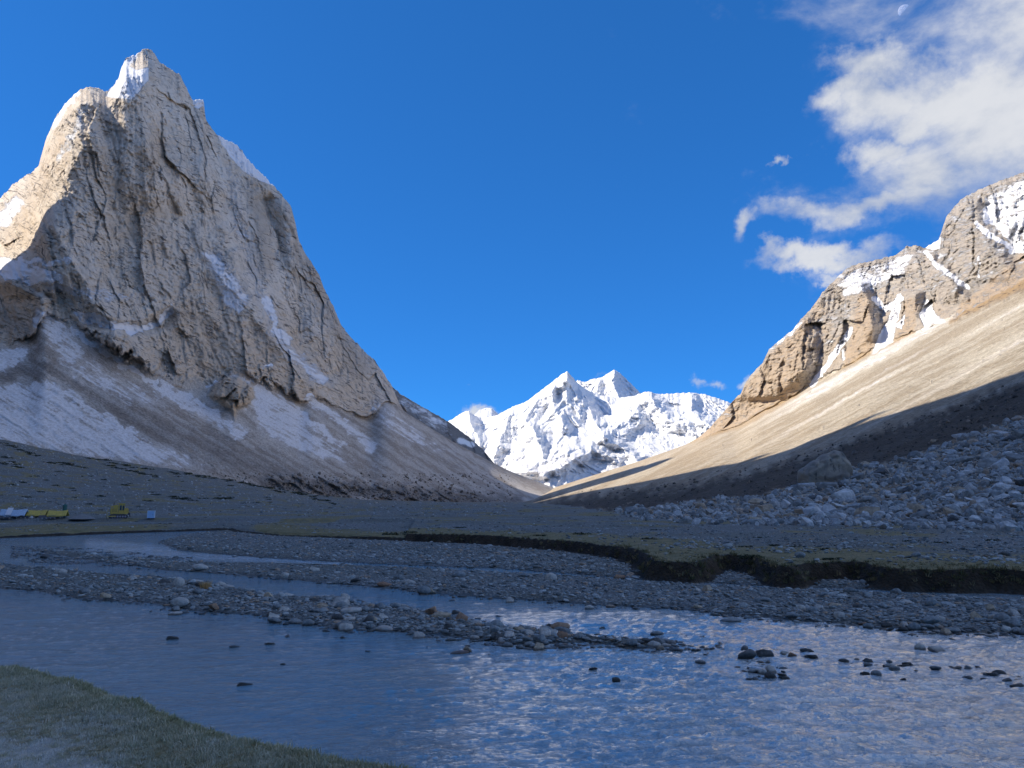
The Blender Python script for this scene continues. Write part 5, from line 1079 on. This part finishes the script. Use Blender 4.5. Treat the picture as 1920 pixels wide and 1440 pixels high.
def tent(px0, px1, top, bot, label, mat, gable=True, blue=False, grp=None):
    cx_ = (px0 + px1) / 2; x, y, z = ground_at(cx_, bot); k = y / F; w = (px1 - px0) * k * .92; h = (bot - top) * k
    t = thing('ridge_tent', (x, y, z), label, 'tent', -math.atan(x / y) - .38, grp); t.scale = (math.cos(math.atan(x / y)), 1, 1)
    drape('tarpaulin', w, w * .5, h, h * .30, mat, t, int(cx_) + 3)
    B().box((0, -w * .22, h * .20), (w * .92, .06, h * .36)).box((0, w * .22, h * .20), (w * .92, .06, h * .36)).build('side_wall', WAL, t)
    B().prism([(-w * .22, 0), (w * .22, 0), (w * .22, h * .32), (0, h * .92), (-w * .22, h * .32)], -.03, .03).build('gable', WAL, t).rotation_euler = (0, 0, math.pi / 2)
    t.children[-1].location = (w * .46, 0, 0)
    B().prism([(-w * .09, .01), (w * .09, .01), (w * .07, h * .5), (-w * .07, h * .5)], -.03, .03).build('doorway', DKC, t).rotation_euler = (0, 0, math.pi / 2); t.children[-1].location = (w * .46 + .04, 0, 0)
    for sx in (-1, 1): B().cyl((sx * w * .47, 0, 0), (sx * w * .47, 0, h * .97), .03, 8).build('pole', WOOD, t)
    if blue: o = B().box((0, 0, 0), (w * .22, w * .34, .04)).build('white_patch', WHT, t); o.location = (w * .34, -w * .16, h * .76); o.rotation_euler = (math.radians(48), 0, 0)
    for i in range(5):
        o = bpy.data.objects.new('hem_stone', rock_mesh('hem_stone', i + 200, 2, .3, .6, TONE['pale'])) if i == 0 else bpy.data.objects.new('hem_stone', t['_h'] if False else bpy.data.meshes['hem_stone'])
        C.objects.link(o); o.parent = t; o.location = ((i / 4 - .5) * w * .9, -w * .33, .06); o.scale = (.14, .12, .14)
    return t
tent(32, 73, 957.5, 972, 'yellow tarpaulin ridge tent next to the blue and white one', TARP)
tent(72, 112, 957, 972, 'yellow tarpaulin ridge tent at the right end of the camp row', TARP)
tent(-24, 31, 956, 973, 'pale blue sheeted tent cut by the left edge of the frame', BLU, blue=True)
x, y, z = ground_at(59, 974); o = B().box((0, 0, .18), (.34, .28, .34)).cyl((0, 0, .34), (0.02, 0, .46), .09, 10, .05).build('white_sack', WHT, None, .04); o.location = (x, y, z); tag(o, 'small white sack standing in front of the yellow tents', 'sack')
x, y, z = ground_at(120, 972); k = y / F
t = thing('water_tank', (x, y, z), 'dark green water tank raised on piled stones beside the tents', 'water tank')
B().cyl((0, 0, 13 * k), (0, 0, 24 * k), 3.8 * k, 20).cyl((0, 0, 24 * k), (0, 0, 25.5 * k), 3.8 * k, 20, 1.6 * k).build('tank', GRN, t); B().cyl((0, 0, 25.4 * k), (0, 0, 26.4 * k), 1.3 * k, 12).build('lid', GRN, t)
for i in range(16):
    a = i * 2.4; rr_ = 4.5 * k * math.sqrt((i % 8) / 8 + .05); o = bpy.data.objects.new('stone', shaped('plinth_stone', random.choice(['grey', 'pale', 'dark']), i % 3)); C.objects.link(o); o.parent = t; o.location = (rr_ * math.cos(a), rr_ * math.sin(a), (2.5 + 7 * (i // 8)) * k * .9 + k); o.scale = (3 * k, 3 * k, 4.2 * k)
x, y, z = ground_at(155, 975); o = bpy.data.objects.new('gravel_heap', None); bpy.data.objects.remove(o)
v, f = ico(4); v = v[:]; rr_ = np.hypot(v[:, 0], v[:, 1]); zz = np.clip(1 - rr_, 0, 1) ** .9 * np.sign(v[:, 2]).clip(0, 1) + .12 * fbm(v[:, 0] * 4, v[:, 1] * 4, 4, 3) * (v[:, 2] > .05)
me = bpy.data.meshes.new('gravel_heap'); k = y / F; me.from_pydata(np.stack([v[:, 0] * 24 * k, v[:, 1] * 20 * k, zz * 10 * k - .05], -1).tolist(), [], f); me.materials.append(HEAP); o = bpy.data.objects.new('gravel_heap', me); C.objects.link(o); o.location = (x, y, z); tag(o, 'low cone of grey gravel between the tents and the digger', 'gravel heap')
# latrine cabin
x, y, z = ground_at(283, 976); k = y / F; w, h = 12 * k, 14 * k
t = thing('toilet_cabin', (x, y, z), 'pale blue toilet cabin standing alone right of the bulldozer', 'cabin', -math.atan(x / y) - .12)
B().box((0, 0, h * .48), (w, w, h * .94)).build('cabin_wall', CAB, t, .02); B().box((0, 0, h * .98), (w * 1.08, w * 1.08, h * .05)).build('roof', simple('pale_roof', (.6, .7, .85)), t); B().box((-.02, -w * .5 - .02, h * .46), (w * .72, .04, h * .84)).build('door', simple('blue_door', (.36, .56, .82), .5, .04), t, .008)
B().box((w * .27, -w * .5 - .06, h * .48), (.05, .05, .16)).build('handle', TRK, t); B().box((0, 0, h * .01), (w * 1.1, w * 1.1, .08)).build('base', TRK, t)
for sx in (-1, 1): B().box((sx * w * .49, -w * .5 - .01, h * .47), (.07, .07, h * .93)).build('corner_post', simple('white_post', (.6, .68, .8)), t)
# bulldozer, seen from its side, blade to the left
x, y, z = ground_at(220, 972); k = y / F
t = thing('bulldozer', (x, y, z), 'yellow tracked bulldozer parked between the tents and the cabin', 'bulldozer', -math.atan(x / y) + .05); t.scale = (math.cos(math.atan(x / y)),) * 2 + (1,)
def bl(px_, py_): return ((px_ - 220) * k, (971.5 - py_) * k)
P_ = lambda pts: [bl(*q) for q in pts]
for sy in (-1, 1):
    tr = B().prism(P_([(204, 969), (206, 965), (211, 963.5), (232, 963.5), (237, 965), (239, 968), (237, 971), (233, 971.8), (208, 971.8), (205, 971)]), sy * 9 * k - 2 * k, sy * 9 * k + 2 * k).build('track', TRK, t)
    for i in range(12): B().box((bl(207.5 + i * 2.5, 971.6)[0], sy * 9 * k, bl(0, 972)[1] + .0), (1.0 * k, 4.6 * k, .9 * k)).build('track_shoe', PUR, tr)
    for i in range(6): B().cyl((bl(210 + i * 4.8, 0)[0], sy * 9 * k - 2.2 * k, bl(0, 968)[1]), (bl(210 + i * 4.8, 0)[0], sy * 9 * k + 2.2 * k, bl(0, 968)[1]), 1.7 * k, 14).build('roller', PUR, tr)
    B().box(((bl(214, 0)[0] + bl(202, 0)[0]) / 2, sy * 11.6 * k, bl(0, 967.5)[1]), (17 * k, .9 * k, 1.8 * k)).build('push_arm', YEL, t)
B().prism(P_([(206, 964), (206, 953), (209, 949), (217, 946.5), (220, 948), (220, 964)]), -5 * k, 5 * k).build('engine_hood', YEL, t, .02)
B().prism(P_([(218, 964), (218, 961), (238, 961), (238, 964)]), -8 * k, 8 * k).build('chassis', YEL, t)
cb = B().prism(P_([(221, 962), (221, 947), (222, 945.5), (232, 945.5), (233, 962)]), -5.2 * k, 5.2 * k).build('cab', YEL, t, .02)
B().prism(P_([(222.6, 957), (222.6, 948), (226.4, 948), (226.4, 957)]), -5.4 * k, 5.4 * k).build('window', GLS, cb); B().prism(P_([(227.8, 957), (227.8, 948), (231.4, 948), (231.8, 957)]), -5.4 * k, 5.4 * k).build('window', GLS, cb)
B().box((bl(226.7, 0)[0], 0, bl(0, 944.9)[1]), (13.5 * k, 12 * k, 1.1 * k)).build('cab_roof', YEL, t, .01)
B().prism(P_([(231, 962), (231, 953.5), (237, 952.5), (239.5, 955), (239.5, 962)]), -7 * k, 7 * k).build('fuel_tank', YEL, t, .02)
B().prism(P_([(200.6, 971.5), (199.6, 966), (200.2, 958), (202.2, 953.5), (203.2, 954), (201.8, 959), (201.5, 966), (203, 971.5)]), -13 * k, 13 * k).build('blade', simple('worn_blade', (.42, .36, .22), .45), t)
B().cyl((bl(212, 0)[0], 2 * k, bl(0, 949)[1]), (bl(212, 0)[0], 2 * k, bl(0, 942.5)[1]), .7 * k, 10).build('exhaust_pipe', TRK, t)
B().cyl((bl(203, 0)[0], -3 * k, bl(0, 957)[1]), (bl(211, 0)[0], -5.2 * k, bl(0, 951)[1]), .7 * k, 10).build('blade_cylinder', PUR, t)
for i in range(4): B().box((bl(210 + i * 2.2, 0)[0], -5.15 * k, bl(0, 957)[1]), (.5 * k, .12 * k, 6 * k)).build('grille_slat', TRK, t)
B().prism(P_([(239, 966), (239, 960), (243, 962), (244, 969), (242.5, 969), (241.5, 964.5)]), -2 * k, 2 * k).build('ripper', TRK, t)

# ------------------------------------------------------------------ moon
u, e = ray(1695.5, 20); d_ = np.array([u, 1, e]); d_ /= np.linalg.norm(d_); R_ = 38000
me = bpy.data.meshes.new('moon'); bm = bmesh.new(); bmesh.ops.create_uvsphere(bm, u_segments=48, v_segments=24, radius=R_ * 9.3 / F * .96); bmesh.ops.bisect_plane(bm, geom=bm.verts[:] + bm.edges[:] + bm.faces[:], plane_co=(0, 0, 0), plane_no=tuple(-S), clear_outer=True); bm.to_mesh(me); bm.free(); me.polygons.foreach_set('use_smooth', [True] * len(me.polygons))
m, nt, p = new_mat('moon_dust'); nt.nodes.remove(p); out = nt.nodes['Material Output']
df = N(nt, 'ShaderNodeBsdfDiffuse', {'Color': (.16, .15, .15, 1)}); tcn = N(nt, 'ShaderNodeTexCoord', out=3); mr = NO(nt, tcn, .011, 4, .6); nt.links.new(MX(nt, SM(nt, mr, .42, .58), (.08, .08, .09), (.16, .155, .16)), df.node.inputs[0])
tr = N(nt, 'ShaderNodeBsdfTransparent'); ad = N(nt, 'ShaderNodeAddShader', {0: df, 1: tr}); nt.links.new(ad, out.inputs[0]); me.materials.append(m)
o = bpy.data.objects.new('moon', me); C.objects.link(o); o.location = tuple(d_ * R_ + np.array([0, 0, H])); tag(o, 'pale half moon in the daytime sky above the big cloud', 'moon')
print('done', time.time() - T0)
